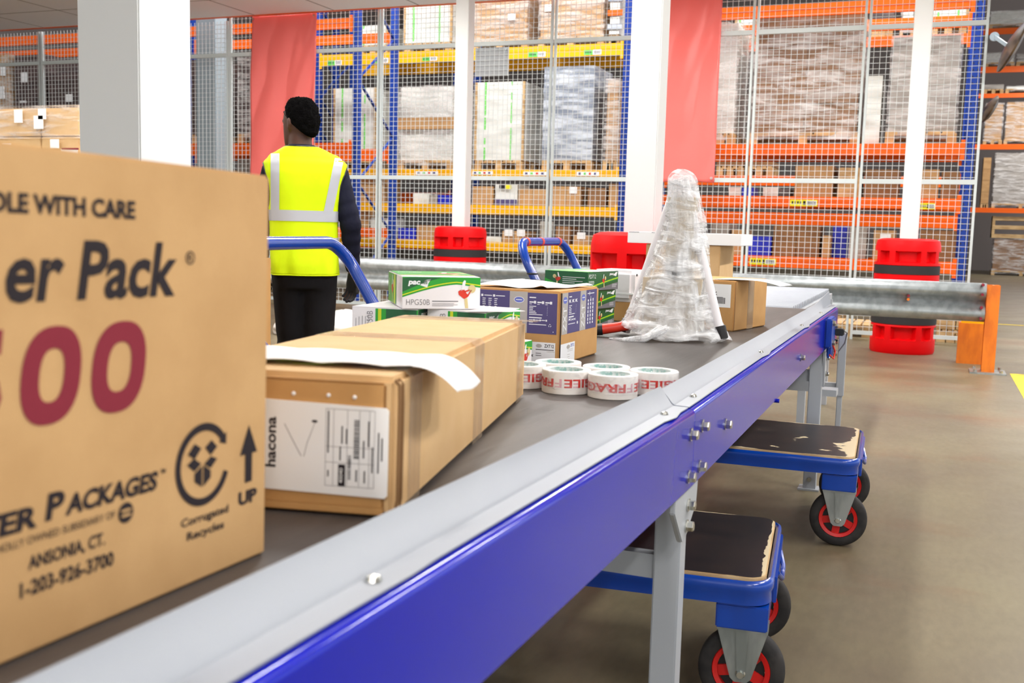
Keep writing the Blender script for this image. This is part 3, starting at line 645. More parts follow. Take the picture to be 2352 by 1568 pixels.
# stacked cartons in front of the fence, left
A, B = onY(-40, 300, 7.0), onY(181, 300, 7.0); zt = onY(90, 247, 7.0).z; zs_ = onY(90, 313, 7.0).z
o = empty('carton_stack', ((A.x + B.x) / 2, 7.5, 0)); tag(o, 'film-wrapped stack of brown cartons in front of the fence at far left', 'carton stack')
w = B.x - A.x; m_ = MB(); pallet_mb(m_, -w / 2, w / 2, -.5, .5, .001); m_.build('pallet', WOOD, o)
zz = [.143, .6, 1.05, zs_ - .29, zs_, zt]
for k in range(5):
    for c in range(2): MB().box(-w / 2 + c * w * .62, -w / 2 + (w * .62 - .01 if c == 0 else w), -.5, .5, zz[k], zz[k + 1] - .006).build('carton', KR, o, bevel=.006)
m_ = MB(); shell(m_, -w / 2 - .02, w / 2 + .02, -.52, .52, zs_ - .02, zt + .015, .016, 3, 20); m_.build('film', FILM2, o, True, ang=50)
for (xa, ya, xb, yb) in ((35, 252, 54, 282), (80, 266, 102, 296), (90, 250, 108, 274), (118, 320, 138, 341), (8, 330, 28, 346), (143, 343, 181, 360)):
    a, b = onY(xa, ya, 6.97), onY(xb, yb, 6.97)
    MB().box(a.x - o.location.x, b.x - o.location.x, -.545, -.54, b.z, a.z).build('label', WHITE, o)
a, b = onY(143, 340, 6.96), onY(181, 344, 6.96); MB().box(a.x - o.location.x, b.x - o.location.x, -.548, -.54, b.z, a.z).build('red_stripe', INKR, o)
# far right rack loads
YD1 = 36.26
for a, b, yt, li, k, lb in ((2272, 2420, 22, 0, WF, 'long white wrapped load beyond the fence end, top'), (2262, 2330, 120, 1, WF, 'white film load behind the convex mirror'), (2334, 2420, 122, 1, GF, 'grey load right of the convex mirror'),
                        (2258, 2304, 194, 2, (GREYG, 0), 'low crate with green rim on the far right rack'), (2308, 2420, 196, 2, WF, 'low white bundle on the far right rack'), (2262, 2306, 236, 3, KF, 'slim carton load beside the last fence post'), (2310, 2420, 232, 3, (KRB, 'film'), 'brown load with white film bands at the right edge'),
                        (2258, 2276, 360, 4, KP, 'slim carton column behind the last fence post'), (2284, 2420, 350, 4, (GREYG, 'film'), 'large pale film-wrapped load at the right edge')):
    load('D', lb, 'pallet load', a, b, yt, lv[li][1], YD1, k, .8)
zz0 = onZ(2330, 625, 0)
Yg = 36.3
load('D', 'bare wooden crate stack on the floor at the right edge', 'crate stack', 2280, 2420, 548, 0, Yg, (KRD, 'film'), .8)
A, B = onY(2277, 545, Yg), onY(2420, 545, Yg)
g0 = onY(2330, 548, Yg).z
o = empty('crate', ((A.x + B.x) / 2, Yg + .4, g0 + .012)); tag(o, 'slatted wooden crate on the wrapped floor load at the right edge', 'crate', LG['D']); w = B.x - A.x; h = onY(2330, 492, Yg).z - g0
for k in range(3): MB().box(-w / 2, w / 2, -.4, .4, k * h * .36, k * h * .36 + h * .16).build('slat', WOOD, o)
for sx in (-w / 2, w / 2 - .08): MB().box(sx, sx + .08, -.39, .39, 0, h * .9).build('batten', WOOD, o)
# ================================================================== CONVEYOR
cv = empty('belt_conveyor', (-.85, 2.5, 0)); tag(cv, 'long belt conveyor with grey belt, blue side panel and grey guide', 'conveyor')
def L(p): return (p[0] + .85, p[1] - 2.5, p[2])
def zt(y): return beltz(y) + .011
def along(m_, prof, ys, mi=0):     # sweep a profile (x, dz above the panel top) along the bed
    return m_.loft([[L((x, y, zt(y) + dz)) for x, dz in prof] for y in ys], mi=mi)
YJ = 1.965
m_ = MB(); along(m_, [(-.49, -.011), (-1.29, -.011), (-1.29, -.03), (-.49, -.03)], [-.6, .2, 1, YJ, 3, 4, 5.18]); m_.build('belt', BELT, cv)
m_ = MB().cyl(L((-.49, 5.18, zt(5.18) - .046)), L((-1.29, 5.18, zt(5.18) - .046)), .035, 24); m_.build('end_roller', BELT, cv, True)
PP = [(-.400, -.010), (-.4008, -.006), (-.403, -.0028), (-.4062, -.0007), (-.410, .0), (-.455, .0), (-.455, -.004), (-.412, -.004), (-.405, -.012), (-.405, -.146), (-.44, -.146), (-.44, -.152), (-.403, -.152), (-.400, -.149)]
for a, b, nm in ((-.6, YJ - .001, 'side_panel'), (YJ + .001, 5.24, 'side_panel')):
    m_ = MB(); along(m_, PP, [a, (a + b) / 2, b]); p = m_.build(nm, BLUE, cv, True, ang=50); p.modifiers.new('w', 'WEIGHTED_NORMAL').weight = 100; plabel(p, 'glossy blue side panel')
m_ = MB(); along(m_, [(-1.33, 0), (-1.37, 0), (-1.37, -.15), (-1.33, -.15)], [-.6, YJ, 5.24]); m_.build('side_panel', BLUE, cv)
m_ = MB(); along(m_, [(-1.30, .0), (-1.335, .0), (-1.335, .03), (-1.33, .03), (-1.33, .004), (-1.30, .004)], [-.6, YJ, 5.2]); m_.build('side_guide', GUIDE, cv)
def guide(y0, y1, flare=False):
    m_ = MB(); ys = [y0 + (y1 - y0) * k / 40 for k in range(41)]; rings = []
    for y in ys:
        top = .040 if y < YJ else .034; xt = -.468
        f = 0
        if flare and y > 4.85: f = (y - 4.85) / .5; top += .035 * f; xt += .012 * f
        # the flange outer edge sits proud of the panel, dipping at the screw tabs
        tab = max([math.exp(-((y - q) / .022) ** 2) for q in (.78, YJ - .12, YJ + .13, 3.0, 4.0, 4.72)])
        xo = -.413 + .010 * tab
        rings.append([L((x, y, zt(y) + dz)) for x, dz in ((xo, .002), (xo, .0038), (-.441, .0048), (-.446, .008), (xt, top), (xt - .003, top - .001), (-.450, .006), (-.446, .002))])
    return m_.loft(rings).build('side_guide', GUIDE, cv, True, ang=25)
guide(-.6, YJ - .005); guide(YJ + .004, 5.36, True)
for q in (.775, YJ - .12, YJ + .13, 3.0, 4.0, 4.72):
    m_ = MB().lathe([(.0, .0105), (.006, .009), (.008, .005), (.0, .004)], 'z', L((-.432, q, zt(q))), 12); m_.build('guide_screw', STEEL, cv, True)
def hexbolt(x, y, z, s=1):
    m_ = MB(); c = L((x, y, z)); m_.lathe([(0, .0), (.016 * s, 0), (.016 * s, .003), (0, .003)], 'x', c, 20)
    r = .0125 * s; m_.loft([[(c[0] + h, c[1] + r * k * cos(t * pi / 3), c[2] + r * k * sin(t * pi / 3)) for t in range(6)] for h, k in ((.003, 1), (.013, 1), (.0155, .86))])
    return m_.build('bolt', STEEL, cv, False, ang=25)
for y, z in ((1.93, .739), (2.035, .738), (2.295, .698), (2.024, .659), (1.924, .659), (3.733, .693)): hexbolt(-.4, y, z, .82)
for y, z in ((1.973, .592), (1.966, .552)): hexbolt(-.408, y, z, .8)
def leg(x1, y, ztop, w=.054, foot=True, h0=0):
    m_ = MB().box(x1 - w, x1, y, y + w, h0, ztop); m_.xf(Matrix.Translation((.85, -2.5, 0))); o = m_.build('leg', LEGG, cv, bevel=.003)
    if foot: MB().box(x1 - w - .02, x1 + .015, y - .015, y + w + .015, 0, .008).xf(Matrix.Translation((.85, -2.5, 0))).build('foot_plate', LEGG, o); MB().cyl((x1 - w / 2 + .85, y - .012 - 2.5, .05), (x1 - w / 2 + .85, y - 2.5, .05), .01, 8).build('foot_bolt', STEEL, o)
    return o
for x in (-.431, -1.29): leg(x, 2.03, .66)
for x in (-.408, -1.29): leg(x, 4.68, .66)
for x in (-.345, -1.29):
    leg(x, 5.13, .66, .036, False, .36); leg(x - .006, 5.136, .40, .024)
for x in (-.431, -1.29): leg(x, -.3, .66)
T = Matrix.Translation((.85, -2.5, 0))
for y, z, xb in ((2.045, .435, -.48), (4.70, .505, -.455), (5.145, .395, -.38)):
    MB().box(-1.29, xb, y, y + .03, z - .025, z + .025).xf(T).build('cross_brace', LEGG, cv)
MB().box(-.45, -.36, 4.9, 5.0, .39, .42).xf(T).build('cross_brace', LEGG, cv)
g = [(2.065, .628), (2.056, .575), (1.955, .522), (1.935, .527), (1.86, .60), (1.862, .637), (1.90, .66), (2.05, .66)]
m_ = MB().prism(g, lambda u, v, w_: L((-.419 + w_, u, v)), .011); m_.build('gusset_plate', LEGG, cv, bevel=.002)
m_ = MB().prism([(4.79, .60), (4.76, .50), (4.70, .46), (4.67, .62)], lambda u, v, w_: L((-.408 + w_, u, v)), .01); m_.build('gusset_plate', LEGG, cv)
for y, z in ((4.73, .585), (4.73, .515)): hexbolt(-.398, y, z, .8)
MB().cyl(L((-.415, 3.16, zt(3) - .155)), L((-.393, 3.16, zt(3) - .155)), .006, 10).build('belt_tab', BLUE, cv)
# bearing block, sensor and cables at the end of the side panel
m_ = MB().box(-.40, -.372, 4.60, 4.80, .64, .765).box(-.40, -.380, 4.72, 4.86, .58, .70); m_.xf(T).build('bearing_plate', RBLUE, cv, bevel=.006)
for y, z in ((4.64, .745), (4.76, .725), (4.66, .66), (4.82, .65), (4.80, .60)): hexbolt(-.374, y, z, 1.0)
MB().box(-.374, -.335, 4.78, 4.83, .68, .71).xf(T).build('sensor', BLACK, cv, bevel=.004)
MB().tube([L(p) for p in ((-.335, 4.8, .70), (-.325, 4.84, .69), (-.335, 4.87, .64), (-.36, 4.87, .60), (-.38, 4.82, .62))], .003, 8).build('cable', INKG, cv, True)
MB().tube([L(p) for p in ((-.378, 4.78, .64), (-.368, 4.79, .61), (-.37, 4.76, .58), (-.385, 4.72, .60))], .004, 8).build('cable', PRED, cv, True)
# the roller table beyond the belt
rt_ = empty('roller_table', (-.86, 6.3, 0)); tag(rt_, 'grey roller table continuing beyond the belt end', 'roller table')
for k in range(26):
    y = -1.0 + k * .075; MB().cyl((-.35, y, .742), (.245, y, .742), .025, 14).build('roller', GUIDE, rt_, True)
for x in (-.37, .255): MB().box(x - .01, x + .01, -1.05, .93, .64, .735).build('side_rail', LEGG, rt_)
for x in (-.37, .255):
    for y in (-.5, .85): MB().box(x - .02, x + .02, y - .02, y + .02, 0, .70).build('leg', LEGG, rt_)

# ================================================================== TROLLEYS
def trolley(x0, x1, y0, y1, label, yaw, wk):
    c_ = Matrix.Rotation(yaw, 3, 'Z') @ Vector(((x0 - x1) / 2, (y1 - y0) / 2, 0)) + Vector((x1, y0, 0))
    t = empty('platform_trolley', c_, yaw); tag(t, label, 'trolley', 'blue platform trolleys under the conveyor')
    w, d = (x1 - x0) / 2, (y1 - y0) / 2; R = .06; Z = .327
    def rr(w_, d_, r, z, n=8):
        out = []
        for cx, cy, a0 in ((w_ - r, d_ - r, 0), (-w_ + r, d_ - r, pi / 2), (-w_ + r, -d_ + r, pi), (w_ - r, -d_ + r, 3 * pi / 2)):
            for k in range(n + 1): a = a0 + k * pi / 2 / n; out.append((cx + r * cos(a), cy + r * sin(a), z))
        return out
    # frame: rolled top edge with a flat skirt
    pr_ = [(-.016, Z - .01), (-.014, Z - .003), (-.008, Z + .001), (-.002, Z - .003), (0, Z - .010), (0, Z - .022), (-.004, Z - .03), (-.004, Z - .056), (-.012, Z - .056), (-.012, Z - .03), (-.016, Z - .022)]
    rings = [rr(w + o_, d + o_, R, z) for o_, z in pr_]; rings.append(rings[0])
    MB().loft(rings, cap=False).build('frame', TBLUE, t, True, ang=50)
    m_ = MB().loft([rr(w - .018, d - .018, R - .015, z) for z in (Z - .024, Z + .006)]); k = m_.build('deck', PLY, t)
    # dark coating on the deck, worn through near the end and the corners
    nx, ny = 120, 60; vv = []; ff = []; wr = []
    W_, D_ = w - .021, d - .021
    for j in range(ny + 1):
        for i in range(nx + 1):
            x, y = -W_ + 2 * W_ * i / nx, -D_ + 2 * D_ * j / ny; q = R - .02
            ax, ay = max(abs(x) - (W_ - q), 0), max(abs(y) - (D_ - q), 0)
            if ax and ay and hypot(ax, ay) > q: s_ = q / hypot(ax, ay); x = math.copysign(W_ - q + ax * s_, x); y = math.copysign(D_ - q + ay * s_, y)
            vv.append((x, y, Z + .0068)); e = W_ - x; f_ = min(D_ - abs(y), e)
            wr.append(wk[0] * math.exp(-(e / .03) ** 2) + wk[1] * math.exp(-(e / .12) ** 2) * (.3 + (1 if y < 0 else .4)) + .22 * math.exp(-(e / .007) ** 2) + .2 * math.exp(-(f_ / .006) ** 2) - wk[2])
    for j in range(ny):
        for i in range(nx): a = j * (nx + 1) + i; ff.append((a, a + 1, a + nx + 2, a + nx + 1))
    c = MB().add(vv, ff).build('deck_coating', DECK, k); at = c.data.attributes.new('wear', 'FLOAT', 'POINT'); at.data.foreach_set('value', wr)
    for sx in (1, -1):
        xx = sx * (w - .064)
        MB().box(xx - .062, xx + .056, -d + .012, d - .012, Z - .118, Z - .060).build('axle_beam', TBLUE, t, bevel=.003)
        if sx == 1:
            MB().box(w - .004, w + .006, -d + .10, d - .10, Z - .075, Z - .012).build('end_bracket', TBLUE, t, bevel=.002)
            MB().tube([(w + .004, -d + .16, Z - .02), (w + .014, -d + .2, Z - .045), (w + .014, -d + .3, Z - .045), (w + .004, -d + .34, Z - .02)], .006, 8).build('hook', TBLUE, t, True)
        for sy in (-1, 1):
            yy = sy * (d - .06)
            cs = MB().box(xx - .058, xx + .058, yy - .04, yy + .04, Z - .124, Z - .118).build('caster', GALV, t)
            m_ = MB()
            for q in (-1, 1):
                ply = [(-.058, Z - .122), (.058, Z - .122), (.024, .088), (.014, .078), (-.014, .078), (-.024, .088)]
                m_.prism(ply, lambda u, v, w_: (xx + u, yy + q * .034 - .002 + w_, v), .004)
                m_.prism([(-.016, Z - .122), (.016, Z - .122), (.01, .105), (-.01, .105)], lambda u, v, w_: (xx + u, yy + q * .037 - .003 + w_, v), .006)
            m_.build('fork', GALV, cs, bevel=.0015)
            tp = [(.068, -.02), (.078, -.0225), (.094, -.02), (.100, -.012), (.1005, 0), (.100, .012), (.094, .02), (.078, .0225), (.068, .02)]
            ty = MB().lathe(tp + [tp[0]], 'y', (xx, yy, .1005), 48).build('tire', RUBBER, cs, True, ang=60)
            m_ = MB(); m_.lathe([(.055, -.018), (.066, -.021), (.068, -.018), (.068, .018), (.066, .021), (.055, .018), (.055, -.018)], 'y', (xx, yy, .1005), 40)
            m_.lathe([(0, -.024), (.022, -.024), (.024, -.016), (.024, .016), (.022, .024), (0, .024)], 'y', (xx, yy, .1005), 24)
            for s_ in range(5):
                a = s_ * 2 * pi / 5 + .3 + .5; e = (cos(a), sin(a)); m_.bar((xx + e[0] * .02, yy, .1005 + e[1] * .02), (xx + e[0] * .058, yy, .1005 + e[1] * .058), .026, .022, (0, 1, 0))
            m_.build('rim', RIMRED, cs, True, ang=35)
            MB().lathe([(.0, -.006), (.054, -.006), (.054, .006), (0, .006)], 'y', (xx, yy, .1005), 24).build('rim_gap_shade', BLACK, cs)  # black disc stands in for the dark open gaps between the spokes
            MB().lathe([(0, -.048), (.008, -.048), (.009, -.04), (.012, -.037), (.012, .037), (.009, .04), (.008, .048), (0, .048)], 'y', (xx, yy, .1005), 12).build('axle', STEEL, cs)
    return t
def handle(t, ctr, xt, yL, yR, ztop, xb, r=.017, tape=False, eL=None, eR=None):
    """bent tube handle at the far left end, leaning outwards"""
    ox, oy = ctr; pts = []; eL = eL or yL; eR = eR or yR
    def P(x, y, z): return Vector((x - ox, y - oy, z))
    dx = (xb - xt) / (ztop - .26)
    def leg_(y, z): e = eL if y == yL else eR; return P(xt + (ztop - z) * dx, y + (e - y) * min(1, (ztop - z) / (ztop - .3)), z)
    R = .09; a = []
    a += [leg_(yL, .27), leg_(yL, ztop - R)]
    for k in range(1, 8): q = k / 8 * pi / 2; a.append(P(xt + (R - R * sin(q)) * dx, yL + R - R * cos(q), ztop - R + R * sin(q)))
    a += [P(xt, yL + R, ztop), P(xt, yR - R, ztop)]
    for k in range(1, 8): q = k / 8 * pi / 2; a.append(P(xt + (R - R * cos(q)) * dx, yR - R + R * sin(q), ztop - R + R * cos(q)))
    a += [leg_(yR, ztop - R), leg_(yR, .27)]
    h = MB().tube(a, r, 18).build('handle', TBLUE, t, True)
    if tape:
        for y in (yL + .10, (yL + yR) / 2 - .03, yR - .10): MB().cyl(P(xt, y - .012, ztop), P(xt, y + .012, ztop), r + .0012, 18).build('tape_band', PRED, h, True)
        for z in (ztop - .12, ztop - .145):
            p = leg_(yL, z); MB().lathe([(r, -.004), (r + .005, -.002), (r + .005, .002), (r, .004)], 'z', tuple(p), 18).build('cord', BLACK, h, True)
    else:
        m_ = MB()
        for k in range(9):
            y = yL + .16 + k * .012 * random.uniform(.6, 1.3); t0 = random.uniform(.2, 1.6); q = [t0 + d for d in (0, .25, .5)]
            m_.add([tuple(P(xt + (r + .0006) * cos(e), y + f, ztop + (r + .0006) * sin(e))) for f in (-.008, .009) for e in q], [(0, 1, 4, 3), (1, 2, 5, 4)])
        m_.build('paint_chip', GALV, h)
    return h
t1 = trolley(-1.17, -.284, 2.355, 2.93, 'nearer blue platform trolley with scratched black deck', radians(5.3), (.07, .03, .05))
handle(t1, ((-1.17 - .284) / 2, (2.355 + 2.93) / 2), -1.64, 2.10, 2.92, 1.058, -1.14, .0185, False, 2.38, 2.90)
t2 = trolley(-1.09, -.187, 3.83, 4.495, 'farther blue platform trolley with chipped deck and pale wood showing', radians(2), (.17, .10, -.015))
handle(t2, ((-1.09 - .187) / 2, (3.83 + 4.495) / 2), -1.50, 3.846, 4.47, 1.06, -1.06, .0175, True)

# ================================================================== GOODS ON THE BELT
class Carton:
    """origin at the front right bottom edge; x runs left (negative), y back, z up"""
    def __init__(s, name, label, cat, loc, yaw, w, d, h, m, tilt=0, group=None, bevel=.003, z=None):
        p = Vector((loc[0], loc[1], z if z is not None else beltz(loc[1])))
        o = MB().box(-w, 0, 0, d, .0004, h).build(name, m, bevel=bevel)
        o.matrix_world = Matrix.Translation(p) @ Matrix.Rotation(tilt, 4, 'X') @ Matrix.Rotation(yaw, 4, 'Z')
        tag(o, label, cat, group); s.o, s.w, s.d, s.h = o, w, d, h
    def part(s, m_, name, mats): return m_.build(name, mats, s.o, fix=False)
TL = -atan(SL)
# ---- the big carton in the foreground
B = Carton('large_carton', 'large brown carton with black and maroon print, nearest on the belt', 'carton', (-.5894, .8403), radians(89.54), .52, .36, .3675, KRL, 0, bevel=.0025, z=.7943)
B.o.rotation_mode = 'QUATERNION'; B.o.matrix_world = Matrix.Translation((-.5894, .8403, .7943)) @ Matrix.Rotation(TL, 4, 'X') @ Matrix.Rotation(radians(89.54), 4, 'Z')
f = F_front(); k = MB()
text(k, f, 'HANDLE WITH CARE', -.359, .3195, .178, .0145, .038)
text(k, f, 'er Pack', -.3095, .2568, .175, .0452, .027, .17)
lathe_ = [( -.1147 + .0058 * cos(q * pi / 10), .2893 + .0058 * sin(q * pi / 10)) for q in range(21)]
strip2(k, f, lathe_, [(-.1147 + (a + .1147) * .8, .2893 + (b - .2893) * .8) for a, b in lathe_]); text(k, f, 'R', -.1172, .2866, .005, .0056, .02)
B.part(k, 'heading_print', INK); k = MB()
text(k, f, 'TER', -.334, .0935, .053, .0165, .042, .17); text(k, f, 'P', -.2735, .0955, .0165, .0205, .042, .17); text(k, f, 'ACKAGES', -.2545, .0953, .099, .0162, .042, .17)
text(k, f, 'TM', -.1508, .1078, .0065, .0038, .03)
text(k, f, 'A WHOLLY OWNED SUBSIDIARY OF', -.333, .0825, .130, .0058, .0)
text(k, f, 'ANSONIA, CT.', -.289, .0615, .075, .0122, .028); text(k, f, '1-203-926-3700', -.2965, .0440, .092, .0122, .028)
B.part(k, 'address_print', INK); k = MB(); disc(k, f, -.1911, .0838, .0085, .0085); B.part(k, 'emblem', INK); k = MB()
ci = [(q / 48 * 2 * pi) for q in range(49)]; cu_, cv_ = -.0950, .1060
arc = [radians(38) + q / 40 * radians(360 - 58) for q in range(41)]
strip2(k, f, [(cu_ + .0372 * cos(a), cv_ + .0372 * sin(a)) for a in arc], [(cu_ + .0302 * cos(a), cv_ + .0302 * sin(a)) for a in arc])
a0 = arc[0]; poly(k, f, [(cu_ + .0272 * cos(a0), cv_ + .0272 * sin(a0)), (cu_ + .0405 * cos(a0), cv_ + .0405 * sin(a0)), (cu_ + .0345 * cos(a0 - .26), cv_ + .0345 * sin(a0 - .26))])
s_ = .001
for pts in ([(-11, 20), (-2, 14), (-11, 5), (-20, 11)], [(3, 14), (12, 20), (20, 12), (11, 5)], [(-21, 1), (-12, 6), (-2, -1), (-11, -7)], [(11, 4), (20, 0), (11, -8), (2, -2)],
            [(-11, -9), (-1, -3), (-1, -24), (-11, -17)], [(1, -3), (11, -10), (11, -17), (1, -24)]):
    poly(k, f, [(cu_ - .001 + a * s_, cv_ + .002 + b * s_ * .92) for a, b in pts])
B.part(k, 'recycling_mark', INK); k = MB()
poly(k, f, [(-.0292, .1321), (-.0424, .1045), (-.0345, .1045), (-.0345, .0772), (-.0238, .0772), (-.0238, .1045), (-.0160, .1045)]); B.part(k, 'arrow_mark', INK); k = MB()
text(k, f, 'UP', -.0440, .0565, .0285, .0132, .05); text(k, f, 'Corrugated', -.1243, .0526, .0652, .0098, .022); text(k, f, 'Recycles', -.1165, .0390, .0512, .0098, .022)
B.part(k, 'handling_print', INK)
k = MB()
def zero(u0_, u1, v0_, v1, t, sl):
    cu, cvv = (u0_ + u1) / 2, (v0_ + v1) / 2; A = [(q / 40 * 2 * pi) for q in range(41)]
    def pt(a, ru, rv): 
        c_, s2 = cos(a), sin(a); x = ru * math.copysign(abs(c_) ** .82, c_); y = rv * math.copysign(abs(s2) ** .82, s2); return (cu + x + sl * y, cvv + y)
    ru, rv = (u1 - u0_) / 2, (v1 - v0_) / 2; strip2(k, f, [pt(a, ru, rv) for a in A], [pt(a, ru - t, rv - t) for a in A])
zero(-.2275, -.1690, .167, .2392, .0165, .12); zero(-.2945, -.2385, .167, .2392, .0165, .12)
text(k, f, '5', -.366, .167, .052, .0722, .05, .12)
B.part(k, 'maroon_print', INKR)
k = MB(); 
for q in (-.008, .008): disc(k, lambda u, v: (u, -.0011, v), -.1911, .0838 + q * .25, .0062, .0012, 12)
B.part(k, 'emblem_lines', KRL)
k = MB().box(-.46, -.06, .175, .185, .3676, .3679); k.build('flap_seam', KR2, B.o)

# ---- hacona carton
H = Carton('carton', 'long brown carton with white printed label and paper sheet on top', 'carton', (-.5399, 1.0146), radians(12.93), .262, 1.01, .160, KR, 0, bevel=.007, z=.7905)
H.o.matrix_world = Matrix.Translation((-.5399, 1.0146, .7905)) @ Matrix.Rotation(TL, 4, 'X') @ Matrix.Rotation(radians(12.93), 4, 'Z')
MB().box(-.258, -.012, -.0035, .002, .004, .153).build('end_flap', KR2, H.o, bevel=.003)  # front flap in warmer board, its shade put into the colour
MB().box(-.258, -.012, -.0045, -.003, .004, .013).build('end_flap', KR2, H.o, bevel=.0015)
for y in (.008, .0215): MB().tube([(-.002, y, .003), (.0012, y, .02), (.0012, y, .13), (.0008, y, .15), (-.004, y - .002, .156)], .0022, 8).build('flap_edge', mat('carton_edge', (130, 96, 60), .8) if 'carton_edge' not in MATS else MATS['carton_edge'], H.o, True)
for u, v in ((-.1186, .1363), (-.0778, .1365), (-.0475, .1358)): MB().lathe([(0, -.0062), (.0016, -.0058), (.0024, -.0045), (.0024, -.003)], 'y', (u, 0, v), 12).build('pin', INKW, H.o, True)
f = lambda u, v: (u, -.0062, v); f2 = lambda u, v: (u, -.0066, v)
m_ = MB().prism([(-.206, .130), (-.0105, .1255), (-.0075, .1225), (-.0075, .0268), (-.0105, .0238), (-.206, .0275)], lambda u, v, w_: (u, -.0038 - w_, v), .0022); lb = m_.build('label', WHITE, H.o)
k = MB(); text(k, f, 'hacona', -.1375, .0515, .0575, .0125, .028, 0, 90)
for u in (-.0795, -.0705, -.0545, -.0405, -.0290, -.0230): rect(k, f, u, .0345, u + .0004, .1215)
for v in (.0345, .0612, .0790, .1215): rect(k, f, -.0795, v, -.0230, v + .0004)
rect(k, f, -.0642, .0350, -.0560, .0597); barcode(k, f2, -.0465, .0672, .0062, .0436, 30, True); barcode(k, f2, -.0530, .0430, .0036, .028, 22, True)
for u, v, h_ in ((-.0768, .045, .008), (-.0772, .072, .05), (-.0630, .064, .016), (-.0612, .083, .02), (-.0560, .083, .018), (-.0440, .041, .014), (-.0345, .040, .014), (-.0360, .068, .02), (-.0305, .081, .03), (-.0258, .052, .03), (-.0190, .052, .05), (-.0150, .066, .026)):
    lines(k, f, u, v, h_, 1, .003, .0016, .1, vert=True)
strip2(k, f, [(-.128, .1015), (-.119, .085), (-.108, .066)], [(-.1275, .1018), (-.1185, .0853), (-.1075, .0663)]); strip2(k, f, [(-.092, .106), (-.101, .082), (-.105, .066)], [(-.0916, .106), (-.1005, .082), (-.1045, .066)]); disc(k, f, -.0925, .1065, .0035, .0016)
plabel(k.build('label_print', INK, lb, fix=False), 'black print and grid')
k = MB(); text(k, f2, '40040', -.0588, .0385, .017, .0042, .01, 0, 90); k.build('label_print', WHITE, lb, fix=False)
def tape_over(C, y0, y1, drop=.0):
    e = .0007; m_ = MB(); w, h = C.w, C.h
    m_.add([(-w - e, y0, 0.0), (-w - e, y0, h - .006), (-w + .006, y0, h + e), (-.006, y0, h + e), (e, y0, h - .006), (e, y0 , .001),
            (-w - e, y1, 0.0), (-w - e, y1, h - .006), (-w + .006, y1, h + e), (-.006, y1, h + e), (e, y1, h - .006), (e, y1, .001)], [(i, i + 1, i + 7, i + 6) for i in range(5)])
    return m_.build('packing_tape', PTAPE, C.o)
tape_over(H, .455, .535); tape_over(H, .90, .985); tape_over(H, .055, .115)
MB().box(-.24, .03, .955, 1.0, .1606, .1609).build('packing_tape', PTAPE, H.o)
# sheet of paper draped over the near top edge
nx, ny = 60, 16; vv = []; ff = []
for j in range(ny + 1):
    for i in range(nx + 1):
        u = -.30 + .375 * i / nx; v = .055 + .145 * j / ny; x, y = u, v + .15 * u * 0
        z = .1645 + .0025 * abs(sin(u * 40 + v * 22)) * (1 - j / ny * .3) + .001
        if u > .005: q = u - .005; x = .005 + q * .78 - .5 * q * q; z = .167 - q * q * 5.2 - q * .08 + .006 * sin(v * 30) * (q / .1)
        vv.append((x, y, z))
for j in range(ny):
    for i in range(nx): a = j * (nx + 1) + i; ff.append((a, a + 1, a + nx + 2, a + nx + 1))
pp_ = MB().add(vv, ff).build('paper_sheet', WHITE, None, True); pp_.modifiers.new('s', 'SOLIDIFY').thickness = .0006
pp_.matrix_world = H.o.matrix_world.copy(); tag(pp_, 'white paper sheet curling over the edge of the long brown carton', 'paper')

# ---- green tape gun boxes
def dispenser(k, f, u, v, s, flip=1):
    """a small hand tape gun picture: red body, white lever, tan roll and handle"""
    P_ = lambda a, b: (u + flip * a * s, v + b * s)
    mi = {'r': 3, 't': 4, 'w': 2, 'k': 5}
    poly(k, f, [P_(*p) for p in ((-.42, .22), (-.28, .26), (-.16, .78), (-.05, .92), (.06, .86), (.0, .5), (-.1, .2), (-.3, .12))], mi['w'])
    poly(k, f, [P_(*p) for p in ((-.5, .08), (-.3, .22), (-.05, .22), (.12, -.05), (.3, -.22), (.2, -.34), (-.06, -.46), (-.46, -.16))], mi['r'])
    poly(k, f, [P_(*p) for p in ((-.1, .1), (.35, .25), (.35, .14), (-.06, .0))], mi['r'])
    poly(k, f, [P_(*p) for p in ((.12, -.3), (.3, -.2), (.55, .2), (.42, .22))], mi['r'])
    poly(k, f, [P_(.52 + .28 * cos(q * pi / 10), .28 + .30 * sin(q * pi / 10)) for q in range(20)], mi['t'])
    f3 = lambda a, b: tuple(c + d for c, d in zip(f(a, b), off)) 
    poly(k, f, [P_(*p) for p in ((-.04, -.46), (.18, -.4), (.28, -1.15), (.04, -1.15))], mi['t'])
def lay(f, e):   # the same face, lifted by a hair
    o0 = Vector(f(0, 0)); n = (Vector(f(1, 0)) - o0).cross(Vector(f(0, 1)) - o0); 
    return lambda u, v: tuple(Vector(f(u, v)) + n * e)
PM = [GRN, GRND, INKW, PRED, TAN, INK, LIME, INKG]
off = (0, 0, 0)
